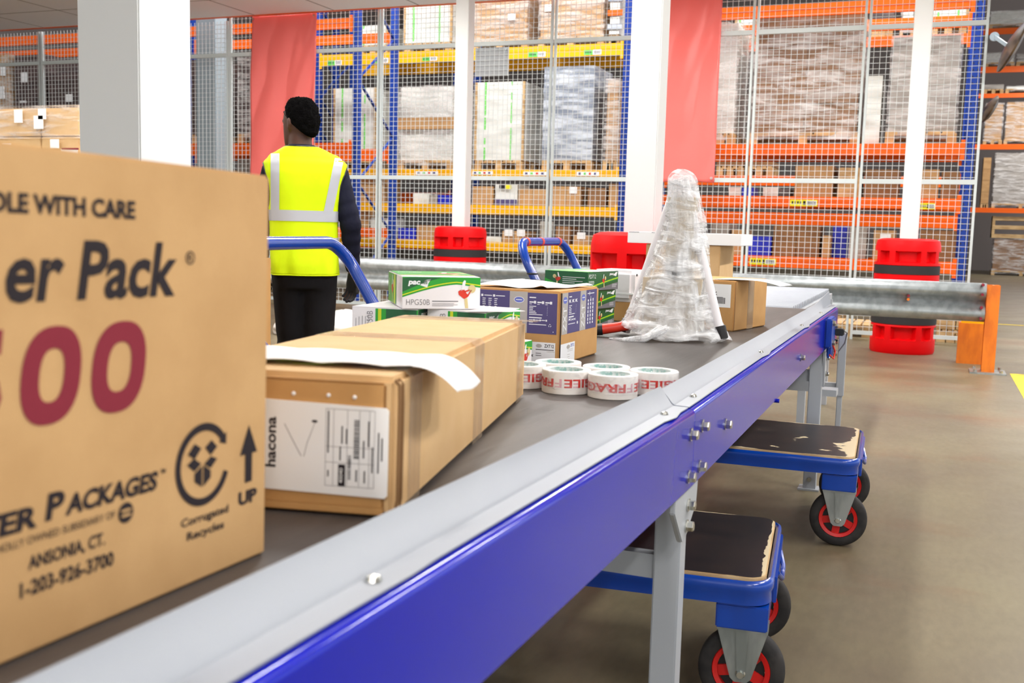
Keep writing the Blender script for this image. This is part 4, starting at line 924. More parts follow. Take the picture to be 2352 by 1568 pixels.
def green_face(C, f, w, h, code, full=True, side=False, word='pacplus'):
    """the printed front: green swoosh over white, logo, model code, tape gun; f maps (0..w, 0..h)"""
    k = MB(); l1, l2, l3 = lay(f, .0002), lay(f, .0004), lay(f, .0006)
    X = [w * i / 16 for i in range(17)]; lower = [h * (.36 + .30 * (i / 16) ** 1.0 + .12 * sin(pi * i / 16) * (1 if i < 12 else .7)) for i in range(17)]
    lower = [h * (.36 + .42 * sin(min(1, i / 12) * pi / 2 * .92) - (.10 * max(0, i - 11) / 5)) for i in range(17)]
    strip2(k, f, list(zip(X, lower)), [(x, h * .985) for x in X], 0)
    strip2(k, l1, [(x, y + h * .05) for x, y in zip(X, lower)], [(x, y + h * .085) for x, y in zip(X, lower)], 6)
    up_ = [y + h * (.16 + .10 * sin(pi * i / 16)) for i, y in enumerate(lower)]
    a = [(X[i], up_[i]) for i in range(9)]; strip2(k, l1, a, [(x, min(h * .97, y + h * .42 * (1 - i / 9))) for i, (x, y) in enumerate(a)], 1)
    if word:
        text(k, l2, 'pac', w * .07, h * .70, w * .145, h * .17, .05, .2, mi=2)
        poly(k, l1, [(w * .20, h * .76), (w * .30, h * .90), (w * .365, h * .93), (w * .33, h * .80), (w * .315, h * .66), (w * .24, h * .72)], 2)
        text(k, l2, 'plus', w * .222, h * .74, w * .09, h * .12, .02, .2, mi=1)
    text(k, l2, code, w * .05, h * .13, w * .30, h * .17, -.012, mi=7)
    lines(k, l2, w * .38, h * .235, w * .34, 1, .01, h * .025, .02, 7); lines(k, l2, w * .38, h * .17, w * .34, 3, h * .035, h * .01, .2, 7)
    dispenser(k, l3, w * .80, h * .52, h * .42)
    return C.part(k, 'front_print', PM)
G = Carton('tape_gun_box', 'white and green tape gun box lying on top of the others', 'box', (-.975, 2.243), radians(35.4), .183, .26, .0755, GLW, 0, 'green tape gun boxes on the belt', .0012, .9245)
green_face(G, lambda u, v: (-.183 + u, -EPS, v), .183, .0755, 'HPG50B')
k = MB(); f = lambda u, v: (-.183 - EPS, .26 - u, v); l1, l2 = lay(f, .0002), lay(f, .0004)
rect(k, f, 0, .002, .155, .0735, 0); rect(k, l1, .115, .002, .135, .0735, 6); dispenser(k, l2, .085, .04, .034); text(k, l2, 'pacplus', .03, .018, .042, .010, .04, 0, 90, 2); lines(k, l2, .19, .012, .05, 5, .012, .0012, .2, 7, True)
G.part(k, 'side_print', PM)
k = MB(); f = F_top(.0755); l1 = lay(f, .0002); rect(k, f, -.181, .07, -.002, .258, 0); rect(k, l1, -.181, .05, -.002, .062, 6); text(k, l1, 'pacplus', -.17, .19, .06, .022, .04, .2, mi=2); dispenser(k, l1, -.05, .14, .06)
G.part(k, 'top_print', PM)
def lower_box(loc, yaw, w, d, z, label):
    C = Carton('tape_gun_box', label, 'box', loc, yaw, w, d, .0745, GLW, 0, 'green tape gun boxes on the belt', .0012, z)
    f = lambda u, v: (-w + u, -EPS, v); l1, l2 = lay(f, .0002), lay(f, .0004); k = MB()
    rect(k, f, w * .36, .002, w, .0725, 0); rect(k, l1, w * .40, .002, w * .45, .0725, 6); rect(k, l1, w * .52, .002, w * .98, .0725, 1)
    text(k, l2, 'HPG50B', w * .32, .008, .058, .015, -.01, 0, 90, 7); lines(k, l2, w * .06, .012, .045, 5, .008, .001, .2, 7, True)
    C.part(k, 'front_print', PM)
    green_face(C, lambda u, v: (EPS, u, v), d, .0745, 'HPG50B')
    MB().box(-w, .0, -.0, .07, .0748, .0753).build('flap', GLW, C.o)
    return C
lower_box((-1.096, 2.163), radians(7), .165, .26, .8485, 'white and green tape gun box, upper left one under the top box')
C2 = lower_box((-.934, 2.185), radians(-4), .155, .18, .8485, 'green tape gun box with logo on its end, beside the blue labelled carton')
MB().prism([(-.04, -.03), (.05, .02), (.075, .05), (.0, .12), (-.06, .1)], lambda u, v, w_: (u, v, .0765 + w_ + .05 * max(0, u - .02)), .0008).build('flap', GLW, C2.o)
lower_box((-1.093, 2.166), radians(7), .165, .26, .773, 'white and green tape gun box, bottom left of the pile')
lower_box((-.900, 2.185), radians(-4), .165, .18, .773, 'green tape gun box at the bottom right of the pile')

# ---- ZXT carton
Zc = Carton('carton', 'brown carton with violet printed labels marked ZXT', 'carton', (-.8668, 2.5075), radians(-1.36), .30, .305, .190, KR2, 0, bevel=.004)
def multi(C, specs, name, mats): 
    k = MB()
    for s in specs: s(k)
    return C.part(k, name, mats)
ZM = [INKL, INKS, INKW, INKB, INK]
f = F_front(); l1, l2, l3 = lay(f, .0003), lay(f, .0005), lay(f, .0007); k = MB()
rect(k, f, -.285, .079, -.1405, .1855, 0); rect(k, f, -.1405, .079, -.0905, .1850, 1); rect(k, f, -.0905, .079, -.0085, .1835, 0)
disc(k, l1, -.1140, .1640, .0142, .0083, mi=2); disc(k, l2, -.1140, .1640, .0128, .0070, mi=3); lines(k, l3, -.123, .163, .018, 1, .01, .002, .01, 2)
text(k, l1, 'ZXT', -.133, .085, .055, .020, .01, 0, 90, 2)
rect(k, l1, -.222, .168, -.216, .174, 2); lines(k, l1, -.213, .170, .022, 1, .01, .002, 0, 2); rect(k, l1, -.188, .168, -.182, .174, 2); lines(k, l1, -.180, .170, .026, 1, .01, .002, 0, 2)
for q in range(3): lines(k, l1, -.218 + q * .017, .162, .010, 4, .005, .002, .3, 2); rect(k, l1, -.217 + q * .017, .138, -.211 + q * .017, .144, 2)
lines(k, l1, -.085, .1700, .018, 1, .01, .0028, 0, 2)
for q in range(3): lines(k, l1, -.085 + q * .022, .158, .012, 1, .01, .0032, 0, 2); rect(k, l1, -.0725 + q * .022, .156, -.0665 + q * .022, .163, 2); lines(k, l1, -.085 + q * .022, .154, .007, 1, .01, .0014, 0, 2)
for q, l_ in enumerate((.019, .011, .010, .017, .020, .037)): rect(k, l1, -.085, .1480 - q * .0042, -.085 + l_, .1498 - q * .0042, 2); rect(k, l1, -.0355, .1480 - q * .0042, -.0345, .1494 - q * .0042, 2)
rect(k, l1, -.085, .1185, -.050, .1212, 2)
for q in range(3): lines(k, l1, -.085 + q * .017, .113, .011, 1, .01, .0018, 0, 2); rect(k, l1, -.073 + q * .017, .1115, -.0690 + q * .017, .1160, 2)
rect(k, l1, -.085, .1070, -.074, .1088, 2); rect(k, l1, -.085, .1015, -.037, .1035, 2)
for q in range(3):
    a = q * 2 * pi / 3 + pi / 2; poly(k, l1, [(-.027 + .0042 * cos(a + d) * s_, .1015 + .0042 * sin(a + d) * s_) for d, s_ in ((-.75, 1), (.35, 1.1), (.65, .75), (-.6, .62))], 2)
disc(k, l1, -.0175, .0855, .0013, .0013, 8, 2); 
Zc.part(k, 'front_label', ZM)
k = MB(); rect(k, f, -.115, .004, -.0105, .0575, 2); text(k, l1, 'ZXT12', -.0405, .0445, .026, .0085, .02, mi=4); disc(k, l1, -.0555, .0480, .0082, .0050, mi=1); lines(k, l1, -.064, .0375, .050, 1, .01, .0018, 0, 4); lines(k, l1, -.034, .0335, .022, 1, .01, .001, 0, 1)
lines(k, l1, -.064, .0280, .018, 2, .0055, .0014, .3, 4); text(k, l1, 'AK', -.082, .0185, .012, .0062, .04, .1, mi=4)
Zc.part(k, 'white_label', ZM)
f = F_right(); l1, l2, l3 = lay(f, .0003), lay(f, .0005), lay(f, .0007); k = MB()
for a, b, mi in ((.012, .054, 1), (.054, .150, 0), (.150, .197, 1), (.197, .285, 0)): rect(k, f, a, .078, b, .1848, mi)
for u in (.033, .174): disc(k, l1, u, .166, .0150, .0088, mi=3); lines(k, l2, u - .011, .165, .022, 1, .01, .0022, 0, 2); text(k, l1, 'ZXT', u + .012, .086, .062, .024, .0, 0, 90, 2)
lines(k, l1, .062, .172, .020, 1, .01, .0026, 0, 2)
for q in range(3): text(k, l1, 'K', .062 + q * .024, .158, .018, .008, .06, mi=2)
for q, l_ in enumerate((.022, .014, .020, .018, .020, .045)): rect(k, l1, .062, .1490 - q * .0044, .062 + l_, .1508 - q * .0044, 2); rect(k, l1, .115, .1490 - q * .0044, .1165, .1503 - q * .0044, 2)
rect(k, l1, .062, .119, .100, .1222, 2); text(k, l1, 'Kxx', .062, .111, .055, .006, .03, mi=2); rect(k, l1, .060, .1015, .112, .1033, 2); disc(k, l1, .130, .1025, .005, .0042, 10, 2)
for q in range(3): lines(k, l1, .210 + q * .020, .092, .074, 1, .01, .0075, .1, 2, True)
for q in range(3):
    for r_ in range(7): rect(k, l2, .208 + q * .020, .098 + r_ * .0105, .221 + q * .020, .1005 + r_ * .0105, 0)
rect(k, l1, .206, .174, .262, .1762, 2); rect(k, l1, .222, .170, .226, .180, 2)
Zc.part(k, 'side_label', ZM)
k = MB(); rect(k, f, .004, .004, .116, .0535, 2); disc(k, l1, .066, .043, .013, .0055, mi=1); text(k, l1, 'ZXT12', .082, .0415, .028, .008, .02, mi=3); lines(k, l1, .06, .035, .05, 2, .004, .001, .2, 1); lines(k, l1, .06, .022, .02, 3, .006, .0012, .3, 1); Zc.part(k, 'white_label', ZM)
MB().tube([(.0008, .004, .004), (.0008, .004, .186)], .0018, 6).build('corner_seam', BLACK, Zc.o)
nx, ny = 24, 10; vv = []; ff = []
for j in range(ny + 1):
    for i in range(nx + 1):
        u, v = i / nx, j / ny; vv.append((-.26 + .21 * u + .05 * v, .03 + .22 * v, .1915 + .010 * (1 - u) ** 2 * (.3 + v) + .004 * abs(sin(u * 5 + v * 3)) + (.006 * math.exp(-((u - .92) / .06) ** 2))))
for j in range(ny):
    for i in range(nx): a = j * (nx + 1) + i; ff.append((a, a + 1, a + nx + 2, a + nx + 1))
o = MB().add(vv, ff).build('paper_sheet', WHITE, None, True); o.modifiers.new('s', 'SOLIDIFY').thickness = .0005; o.matrix_world = Zc.o.matrix_world.copy(); tag(o, 'white delivery papers lying on the violet labelled carton', 'paper')

# ---- PD712 boxes
for q, (dx, dy, lb) in enumerate(((-.012, .006, 'green box with red strapping tools, bottom of its stack of three'), (-.006, -.004, 'green box with red strapping tools, middle of its stack of three'), (0, 0, 'green box marked PD712, topmost of its stack of three'))):
    P = Carton('tool_box', lb, 'box', (-1.113 + dx, 3.5 + dy), radians(-13), .178, .220, .0662, GRND, 0, 'green tool boxes stacked behind the violet labelled carton', .001, beltz(3.5) + q * .0672)
    f = lambda u, v: (-.178 + u, -EPS, v * .9); l1, l2 = lay(f, .0002), lay(f, .0004); k = MB(); strip2(k, f, [(0, 0), (.06, .0), (.12, .0)], [(0, .045), (.06, .02), (.12, .0)], 0)
    dispenser(k, l2, .055, .045, .026, -1); lines(k, l1, .075, .050, .095, 5, .0075, .0022, .5, 2)
    P.part(k, 'front_print', PM)
    f = lambda u, v: (EPS, u * .812, v * .9); l1, l2, l3 = lay(f, .0002), lay(f, .0004), lay(f, .0006); k = MB()
    X = [.27 * i / 12 for i in range(13)]; y_ = [.0735 * (.02 + .55 * (i / 12) ** .8) for i in range(13)]
    strip2(k, f, [(x, .001) for x in X], [(x, max(.002, y - .012)) for x, y in zip(X, y_)], 7); strip2(k, f, list(zip(X, y_)), [(x, y + .010) for x, y in zip(X, y_)], 0); strip2(k, l1, [(x, y + .004) for x, y in zip(X, y_)], [(x, y + .007) for x, y in zip(X, y_)], 6)
    text(k, l2, 'PD712', .010, .048, .060, .016, .0, mi=2); lines(k, l1, .010, .036, .05, 5, .005, .0018, .3, 2); dispenser(k, l3, .14, .040, .026)
    text(k, l2, 'pac', .19, .056, .035, .010, .04, .2, mi=2); poly(k, l1, [(.222, .058), (.245, .069), (.262, .071), (.255, .06), (.25, .053)], 2); lines(k, l1, .215, .022, .045, 4, .004, .001, .3, 2)
    P.part(k, 'side_print', PM)
    if q == 2:
        k = MB(); f = F_top(.0662); rect(k, f, -.177, .001, -.001, .219, 0); rect(k, lay(f, .0002), -.09, .05, -.001, .219, 2); P.part(k, 'top_print', [MATS['label_green'], GRND, GLW])
# white tray carton standing on a brown carton
kb = Carton('carton', 'small brown carton under the white rounded carton', 'carton', (-1.055, 3.885), radians(-8), .17, .16, .075, KR2, 0)
P = Carton('carton', 'white rounded carton between the green boxes and the wrapped cone', 'carton', (-1.05, 3.88), radians(-8), .18, .17, .122, GLW, 0, bevel=.016, z=beltz(3.9) + .0758)
MB().box(-.18, .001, -.001, .171, .03, .036).build('strap', WHITE, P.o); MB().cyl((.0, .03, .105), (.002, .03, .105), .005, 10).build('punch_hole', BLACK, P.o)

# ---- brown cartons beyond the cone
Fx = Carton('carton', 'brown carton with white barcode label beside the wrapped cone', 'carton', (-.641, 3.746), radians(-11.9), .25, .325, .181, KR2, 0, bevel=.004)
f = F_front(); l1 = lay(f, .0003); k = MB(); rect(k, f, -.125, .085, -.014, .168, 0); Fx.part(k, 'label', WHITE)
k = MB(); text(k, l1, 'CLK', -.105, .128, .04, .012, .02); barcode(k, l1, -.068, .098, .034, .022, 16); lines(k, l1, -.11, .120, .07, 1, .01, .0015, .1); Fx.part(k, 'label_print', INK)
MB().box(-.0, .0008, .13, .19, .002, .179).build('packing_tape', PTAPE, Fx.o); MB().tube([(.0006, .006, .004), (.0006, .006, .178)], .0016, 6).build('corner_seam', KRD, Fx.o)
m_ = MB(); vv = []; ff = []
for j in range(9):
    for i in range(25):
        u, v = i / 24, j / 8; x = -.10 + u * .26; z = .1825 + .004 * sin(u * 3.0) + (.0 if x < .06 else -(x - .06) ** 2 * 1.2); vv.append((x, .03 + v * .13 - u * .02, z))
for j in range(8):
    for i in range(24): a = j * 25 + i; ff.append((a, a + 1, a + 26, a + 25))
o = MB().add(vv, ff).build('paper_sheet', WHITE, None, True); o.modifiers.new('s', 'SOLIDIFY').thickness = .0006; o.matrix_world = Fx.o.matrix_world.copy(); tag(o, 'white paper sheet sticking out from the barcode labelled carton', 'paper')
Tb = Carton('carton', 'tall brown carton behind the wrapped cone, carrying the long white box', 'carton', (-.822, 4.40), radians(-1), .32, .30, .297, KR, 0, bevel=.003)
Wl = Carton('long_box', 'long flat white box lying across the tall brown carton', 'box', (-.735, 4.385), radians(0), .485, .30, .049, WHITE, 0, bevel=.0015, z=beltz(4.4) + .2985)
k = MB(); f = F_front(); rect(k, f, -.48, .0455, -.435, .0472); rect(k, f, -.38, .0455, -.35, .0472); Wl.part(k, 'lid_slot', INK)

# ---- fragile tape rolls
RX = [(-.6045, 2.101, -.21, 'front roll of red printed fragile tape, fully in view'), (-.712, 2.113, 1.72, 'roll of red printed fragile tape just left of the front roll'), (-.541, 2.199, 1.4, 'right roll of red printed fragile tape, next to the grey guide'),
      (-.824, 2.139, 1.5, 'leftmost roll of red printed fragile tape, beside the long carton'), (-.770, 2.225, 4.1, 'left roll of fragile tape in the back row'), (-.651, 2.207, 5.0, 'right roll of fragile tape in the back row')]
for q, (x, y, a0, lb) in enumerate(RX):
    R, Hh, Ri = .0525, .0495, .039; z = beltz(y)
    o = MB().lathe([(Ri, .0005), (R - .001, .0005), (R, .0015), (R, Hh - .001), (R - .001, Hh), (Ri, Hh), (Ri, .0005)], n=56).build('tape_roll', TWHT, None, True, (x, y, z), ang=40); tag(o, lb, 'tape roll', 'fragile tape rolls on the belt')
    MB().lathe([(Ri, .0006), (Ri - .003, .0006), (Ri - .003, Hh - .0005), (Ri, Hh - .0005)], n=48).build('core', TEAL, o, True)
    def cyl_fn(e): return lambda u, v: ((R + e) * cos(a0 - u / R), (R + e) * sin(a0 - u / R), v)
    def dense(mb):   # bend long flat lettering faces round the roll
        return mb
    for body, off_, m__, e in (('FRAGILE', 0, TPINK, .0003), ('FRAGILE', .019, TRED, .0006)):
        for cp in range(2):
            k = MB(); vx = off_ + cp * pi * R + (0 if q % 2 else .01)
            text(k, lambda u, v: (u, v, 0), body, 0, 0, pi * R - .024, .0185, .02)
            # subdivide before wrapping, so that the letters follow the round
            me = bpy.data.meshes.new('t'); me.from_pydata(k.v, [], k.f); bm = bmesh.new(); bm.from_mesh(me)
            for _ in range(14):
                bmesh.ops.bisect_plane(bm, geom=bm.verts[:] + bm.edges[:] + bm.faces[:], plane_co=(.01 * (_ + .5), 0, 0), plane_no=(1, 0, 0))
            c = cyl_fn(e)
            for v in bm.verts: v.co = c(v.co.x + vx, .034 - v.co.y)
            bm.to_mesh(me); bm.free(); me.materials.append(m__); t_ = bpy.data.objects.new('tape_print', me); COL.objects.link(t_); t_.parent = o
nx, ny = 40, 24; vv = []; ff = []
def rolls_h(x, y):
    d = min(hypot(x - r_[0], y - r_[1]) for r_ in RX); return max(0, .0525 + .004 - d), d
sf = MB()
for r_ in RX[:4]:
    n = 40; sf.lathe([(.02, .0512), (.05, .0508), (.0545, .047), (.0545, .03), (.055, .012)], 'z', (r_[0], r_[1], beltz(r_[1])), 48)
o = sf.build('shrink_film', CLEAR, None, True); tag(o, 'clear shrink film over the fragile tape rolls', 'film')

# ---- the wrapped cone
wc = empty('wrapped_tool', (-.775, 3.375, beltz(3.3))); tag(wc, 'tall cone of stretch film wrapped around a white stand with red grip', 'wrapped stand')
A = onY(1566, 390, 3.375); apex = Vector((A.x + .775, .0, A.z - beltz(3.3)))
CXP = [(0, -.004), (.2, .0), (.45, .012), (.7, .026), (1, apex.x)]; RXP = [(0, .208), (.1, .172), (.25, .136), (.45, .098), (.7, .066), (.88, .050), (1, .046)]
def pw(T, v):
    for (a, b), (c, d) in zip(T, T[1:]):
        if v <= c: return b + (d - b) * (v - a) / (c - a)
    return T[-1][1]
def cone(seed, sc_, top, amp, n=180, m=110):
    vv = []; ff = []
    for j in range(m + 1):
        v = j / m; z = v * apex.z * top; rx = pw(RXP, v) * sc_; ry = (pw(RXP, v) * .62 + .012) * sc_; k_ = 1
        if v > .93: q = (v - .93) / .07; k_ = sqrt(max(0, 1 - (q * .97) ** 2))
        cx = pw(CXP, v)
        for i in range(n):
            a = 2 * pi * i / n; ca, sa = cos(a), sin(a)
            g = .35 + .65 * (1 - v)
            # fine creases run up the cone and across it
            nn = (noise.noise((ca * 2.2 + seed, sa * 2.2, v * 3.0)) * amp + noise.noise((ca * 7 + seed, sa * 7, v * 16)) * amp * .45 + noise.noise((ca * 16 + v * 5, sa * 16 + seed, v * 10)) * amp * .35) * g
            flat = 1 - .12 * (1 - v) * (.5 + .5 * cos(3 * (a - pi / 2)))     # taut between the legs
            lift = .035 * math.exp(-((a - 3.75) / .5) ** 2) * (1 - v) ** 8 + .008 * abs(sin(a * 3.5 + seed)) * (1 - v) ** 10
            vv.append((cx + (rx * flat * k_ + nn) * ca, (ry * flat * k_ + nn * .7) * sa, z + lift + .002))
    for j in range(m):
        for i in range(n): ff.append((j * n + i, j * n + (i + 1) % n, (j + 1) * n + (i + 1) % n, (j + 1) * n + i))
    ff.append(tuple(m * n + i for i in range(n)))
    return MB().add(vv, ff)
cone(2.2, 1.0, 1.0, .012).build('outer_film', FILMH, wc, True, ang=70)
cone(7.7, .93, .98, .014).build('inner_film', FILM, wc, True, ang=70)
LEG3 = [(-.165, .02), (.165, -.02), (.0, .07)]
for lx, ly in LEG3: MB().tube([(lx, ly, .012), (apex.x * .9 + lx * .06, apex.y, apex.z * .94)], [.016, .015], 14).build('stand_leg', GLW, wc, True)
for lx, ly in LEG3[:2]: MB().tube([(lx * 1.03, ly * 1.05, .012), (lx * .96, ly * .96, .052)], .0185, 14).build('end_cap', BLACK, wc, True)
MB().tube([(-.235, -.085, .022), (-.215, -.08, .024)], .0195, 16).build('grip_cap', BLACK, wc, True)
MB().tube([(-.217, -.08, .024), (-.18, -.065, .03), (-.15, -.045, .036), (-.115, -.02, .040)], [.0175, .0165, .0165, .0125], 16).build('grip', PRED, wc, True)
pk = MB(); shell(pk, -.09, .10, -.05, .05, .03, .20, .02, 5, 10); pk.build('packing_paper', mat('paper_beige', (206, 190, 166), .8), wc, True, ang=60)
pk = MB(); shell(pk, -.025, .06, -.025, .03, .20, .46, .012, 9, 10); pk.build('packing_paper', MATS['paper_beige'], wc, True, ang=60)
MB().box(-.075, -.025, -.065, -.035, .19, .25).xf(Matrix.Rotation(.3, 4, 'Y')).build('clamp', BLACK, wc, bevel=.008)
tl_ = MB(); vv = []
for k_ in range(3):
    tl_.tube([(-.01 + .02 * k_, -.12, .05), (-.05, -.15 - .01 * k_, .012), (-.12, -.16 - .012 * k_, .004), (-.17, -.15, .003)], [.006, .012, .006, .002], 8)
tl_.build('film_tail', FILM, wc, True)
# ================================================================== THE WORKER
PX_, PY_ = -3.005, 4.60
def ell(cx, cy, z, rx, ry, n=40, p=2.3, rz=0):
    out = []
    for k in range(n):
        t = 2 * pi * k / n; c_, s_ = cos(t), sin(t)
        x, y = rx * math.copysign(abs(c_) ** (2 / p), c_), ry * math.copysign(abs(s_) ** (2 / p), s_)
        out.append((cx + x * cos(rz) - y * sin(rz), cy + x * sin(rz) + y * cos(rz), z))
    return out
man = empty('person', (PX_, PY_, 0), radians(33)); tag(man, 'person seen from behind in yellow hi-vis vest and dark clothes, standing by the column', 'person')
# local frame: x to the right, y forward (away from the camera), z up
SHR, SHL = (.172, .0, 1.372), (-.135, .03, 1.385)
ELR, ELL = (.246, -.035, 1.115), (-.215, .05, 1.13)
WRR, WRL = (.262, .035, .865), (-.205, .17, .905)
HD = (-.012, .045, 1.605); HY = radians(38)      # head centre, turned to the left
b = MB()
b.loft([ell(.01, .0, .86, .165, .115), ell(.01, .0, .95, .165, .115), ell(.01, .0, 1.08, .150, .105), ell(.012, .0, 1.22, .165, .115), ell(.013, .0, 1.34, .185, .115), ell(.012, .0, 1.42, .165, .095), ell(.0, .01, 1.465, .10, .075), ell(-.005, .02, 1.49, .06, .062)])
b.tube([(-.005, .015, 1.44), (-.008, .025, 1.50), (-.012, .035, 1.57)], [.066, .060, .058], 24)                      # neck
def headring(z, rx, ry, cy=0, p=2.1):
    R_ = ell(0, cy, 0, rx, ry, 36, p); return [(HD[0] + x * cos(HY) - y * sin(HY), HD[1] + x * sin(HY) + y * cos(HY), HD[2] + z) for x, y, _ in R_]
b.loft([headring(-.112, .030, .030, .058), headring(-.108, .042, .048, .045), headring(-.09, .055, .068, .025), headring(-.06, .064, .084, .010), headring(-.02, .070, .093, .002), headring(.03, .074, .097, -.002), headring(.07, .070, .092, -.004), headring(.10, .052, .070, -.004), headring(.115, .02, .03, -.004)])
def hp(x, y, z): return (HD[0] + x * cos(HY) - y * sin(HY), HD[1] + x * sin(HY) + y * cos(HY), HD[2] + z)
b.tube([hp(0, .088, .012), hp(0, .108, -.022), hp(0, .112, -.032)], [.009, .014, .010], 12)                             # nose
b.tube([hp(-.012, .104, -.034), hp(.012, .104, -.034)], [.010, .010], 10)
b.tube([hp(-.022, .092, -.062), hp(0, .099, -.059), hp(.022, .092, -.062)], [.006, .009, .006], 10)                      # lips
b.tube([hp(-.022, .088, -.074), hp(0, .096, -.073), hp(.022, .088, -.074)], [.006, .009, .006], 10)
b.tube([hp(-.045, .083, .022), hp(-.015, .095, .020), hp(.015, .095, .020), hp(.045, .083, .022)], [.007, .009, .009, .007], 10)   # brow
for s in (-1, 1):                                                                                                      # ears
    b.tube([hp(s * .072, -.004, .026), hp(s * .080, -.018, .022), hp(s * .081, -.022, .0), hp(s * .076, -.012, -.024), hp(s * .071, -.002, -.032)], [.007, .0085, .008, .0075, .006], 10)
    b.tube([hp(s * .070, -.004, .018), hp(s * .073, -.006, -.018)], [.011, .009], 10)
def limb(mb, pts, rs, n=20): mb.tube(pts, rs, n)
limb(b, [SHR, ELR, WRR], [.055, .042, .028]); limb(b, [SHL, ELL, WRL], [.055, .042, .028])
def hand(mb, W_, D_, side, curl):
    """palm, four unequal bent fingers and a thumb; D_ points from the wrist along the palm"""
    W_, D_ = Vector(W_), Vector(D_).normalized(); A_ = Vector((cos(curl), sin(curl), 0)); A_ = (A_ - D_ * A_.dot(D_)).normalized(); N_ = D_.cross(A_) * side
    mb.loft([[W_ + D_ * d + A_ * (w_ * cos(t)) + N_ * (h_ * sin(t)) for t in [2 * pi * k / 16 for k in range(16)]] for d, w_, h_ in ((-.01, .026, .020), (.02, .034, .017), (.055, .042, .015), (.085, .040, .013), (.092, .034, .009))])
    for i, (o_, L_, r_) in enumerate(((-.031, .070, .0085), (-.0105, .080, .009), (.0105, .076, .0088), (.031, .060, .0078))):
        p0 = W_ + D_ * .075 + A_ * o_; p1 = p0 + D_ * L_ * .45 + N_ * .008; p2 = p1 + (D_ * .75 + N_ * .65).normalized() * L_ * .33; p3 = p2 + (D_ * .25 + N_).normalized() * L_ * .26
        mb.tube([p0, p1, p2, p3], [r_, r_ * .97, r_ * .9, r_ * .7], 10)
    q0 = W_ + D_ * .02 - A_ * .030; q1 = q0 - A_ * .026 + D_ * .030 + N_ * .006; q2 = q1 + D_ * .030 - A_ * .006 + N_ * .012
    mb.tube([q0, q1, q2], [.012, .0105, .008], 10)
HR_ = ((WRR[0], WRR[1], WRR[2] - .02), (-.02, .28, -.95), -1, 2.2)
HL_ = ((WRL[0], WRL[1], WRL[2] - .02), (.05, .35, -.93), 1, 1.0)
hand(b, *HR_); hand(b, *HL_)
HIP = .035
LEGR = [(.095, .0, .90), (.088, .02, .50), (.10, -.03, .09)]; LEGL = [(-.065, .0, .90), (-.045, .05, .50), (-.03, .07, .09)]
for lg in (LEGR, LEGL):
    limb(b, lg, [.085, .058, .042]); f0 = Vector(lg[2]); b.tube([f0 + Vector((0, -.03, -.03)), f0 + Vector((0, .06, -.045)), f0 + Vector((.01, .16, -.06))], [.04, .038, .026], 16)
o = b.build('body', SKIN, man, True); md = o.modifiers.new('r', 'REMESH'); md.mode = 'VOXEL'; md.voxel_size = .0065; md.use_smooth_shade = True
md = o.modifiers.new('s', 'SMOOTH'); md.iterations = 3; md.factor = .5
eye = MB()
for s in (-1, 1): eye.lathe([(0, -.011), (.007, -.008), (.011, 0), (.007, .008), (0, .011)], 'z', hp(s * .031, .080, .004), 12)
eye.build('eyes', INKW, man, True)
# hair: short and springy, longer on top
def HL(s): return .012 - .078 * max(0, -s) ** 1.3 + .066 * max(0, s) ** .6
h = MB(); n = 120; rings = []
for j in range(49):
    v = j / 48; ph = v * pi * .5; z = -.045 + .185 * sin(ph) ** 1.0
    ring = []
    for k in range(n):
        t = 2 * pi * k / n; cx, sy = cos(t), sin(t)
        lo0 = HL(sy); base = .003 + .036 * min(1, max(0, (max(z, lo0) - lo0) / .085)) ** .6
        rx, ry = (.0765 + base * .5) * cos(ph) ** .62 if v < 1 else 0, (.0985 + base * .5) * cos(ph) ** .62 if v < 1 else 0
        x, y = rx * cx, ry * sy - .006; zz = z
        lo = HL(sy)      # nape low at the back, hairline high in front
        zz = max(z, lo) if v < .5 else max(z, lo)
        if z < lo: x *= .985; y *= .985
        d = (.009 * noise.noise((x * 34, y * 34, zz * 34)) + .006 * noise.noise((x * 110, y * 110, zz * 110)) + .004 * noise.noise((x * 230, y * 230, zz * 230))) * min(1, max(.15, (zz - lo) / .05)); l = sqrt(x * x + y * y + (zz * .8) ** 2) or 1
        ring.append(hp(x + x / l * d, y + y / l * d, zz + d * .7))
    rings.append(ring)
nape = [hp(.074 * cos(2 * pi * k / n), .096 * sin(2 * pi * k / n) - .004, HL(sin(2 * pi * k / n))) for k in range(n)]
h.loft([nape] + rings); h.build('hair', HAIR, man, True, ang=180)
# sweater: sleeves and collar
s = MB()
def sleeve(S_, E_, W_):
    S_, E_, W_ = Vector(S_), Vector(E_), Vector(W_); pts = []; rs = []
    for k in range(25):
        t = k / 24
        if t < .5: p = S_.lerp(E_, t * 2); r = .062 - .007 * t * 2
        else: p = E_.lerp(W_, t * 2 - 1); r = .055 - .018 * (t * 2 - 1)
        r += .0035 * sin(k * 2.1) * (1 if .3 < t < .95 else .3); pts.append(p); rs.append(r)
    rs[-1] = .034; s.tube(pts, rs, 28)
sleeve(SHR, ELR, WRR); sleeve(SHL, ELL, WRL)
s.loft([ell(.01, 0, .90, .170, .120), ell(.012, 0, 1.10, .158, .112), ell(.013, 0, 1.30, .186, .122), ell(.013, 0, 1.40, .190, .115), ell(.008, .005, 1.455, .135, .088), ell(0, .012, 1.488, .074, .072), ell(-.003, .015, 1.505, .068, .068)])
o = s.build('sweater', NAVY, man, True); md = o.modifiers.new('r', 'REMESH'); md.mode = 'VOXEL'; md.voxel_size = .009; md.use_smooth_shade = True
md = o.modifiers.new('s', 'SMOOTH'); md.iterations = 3
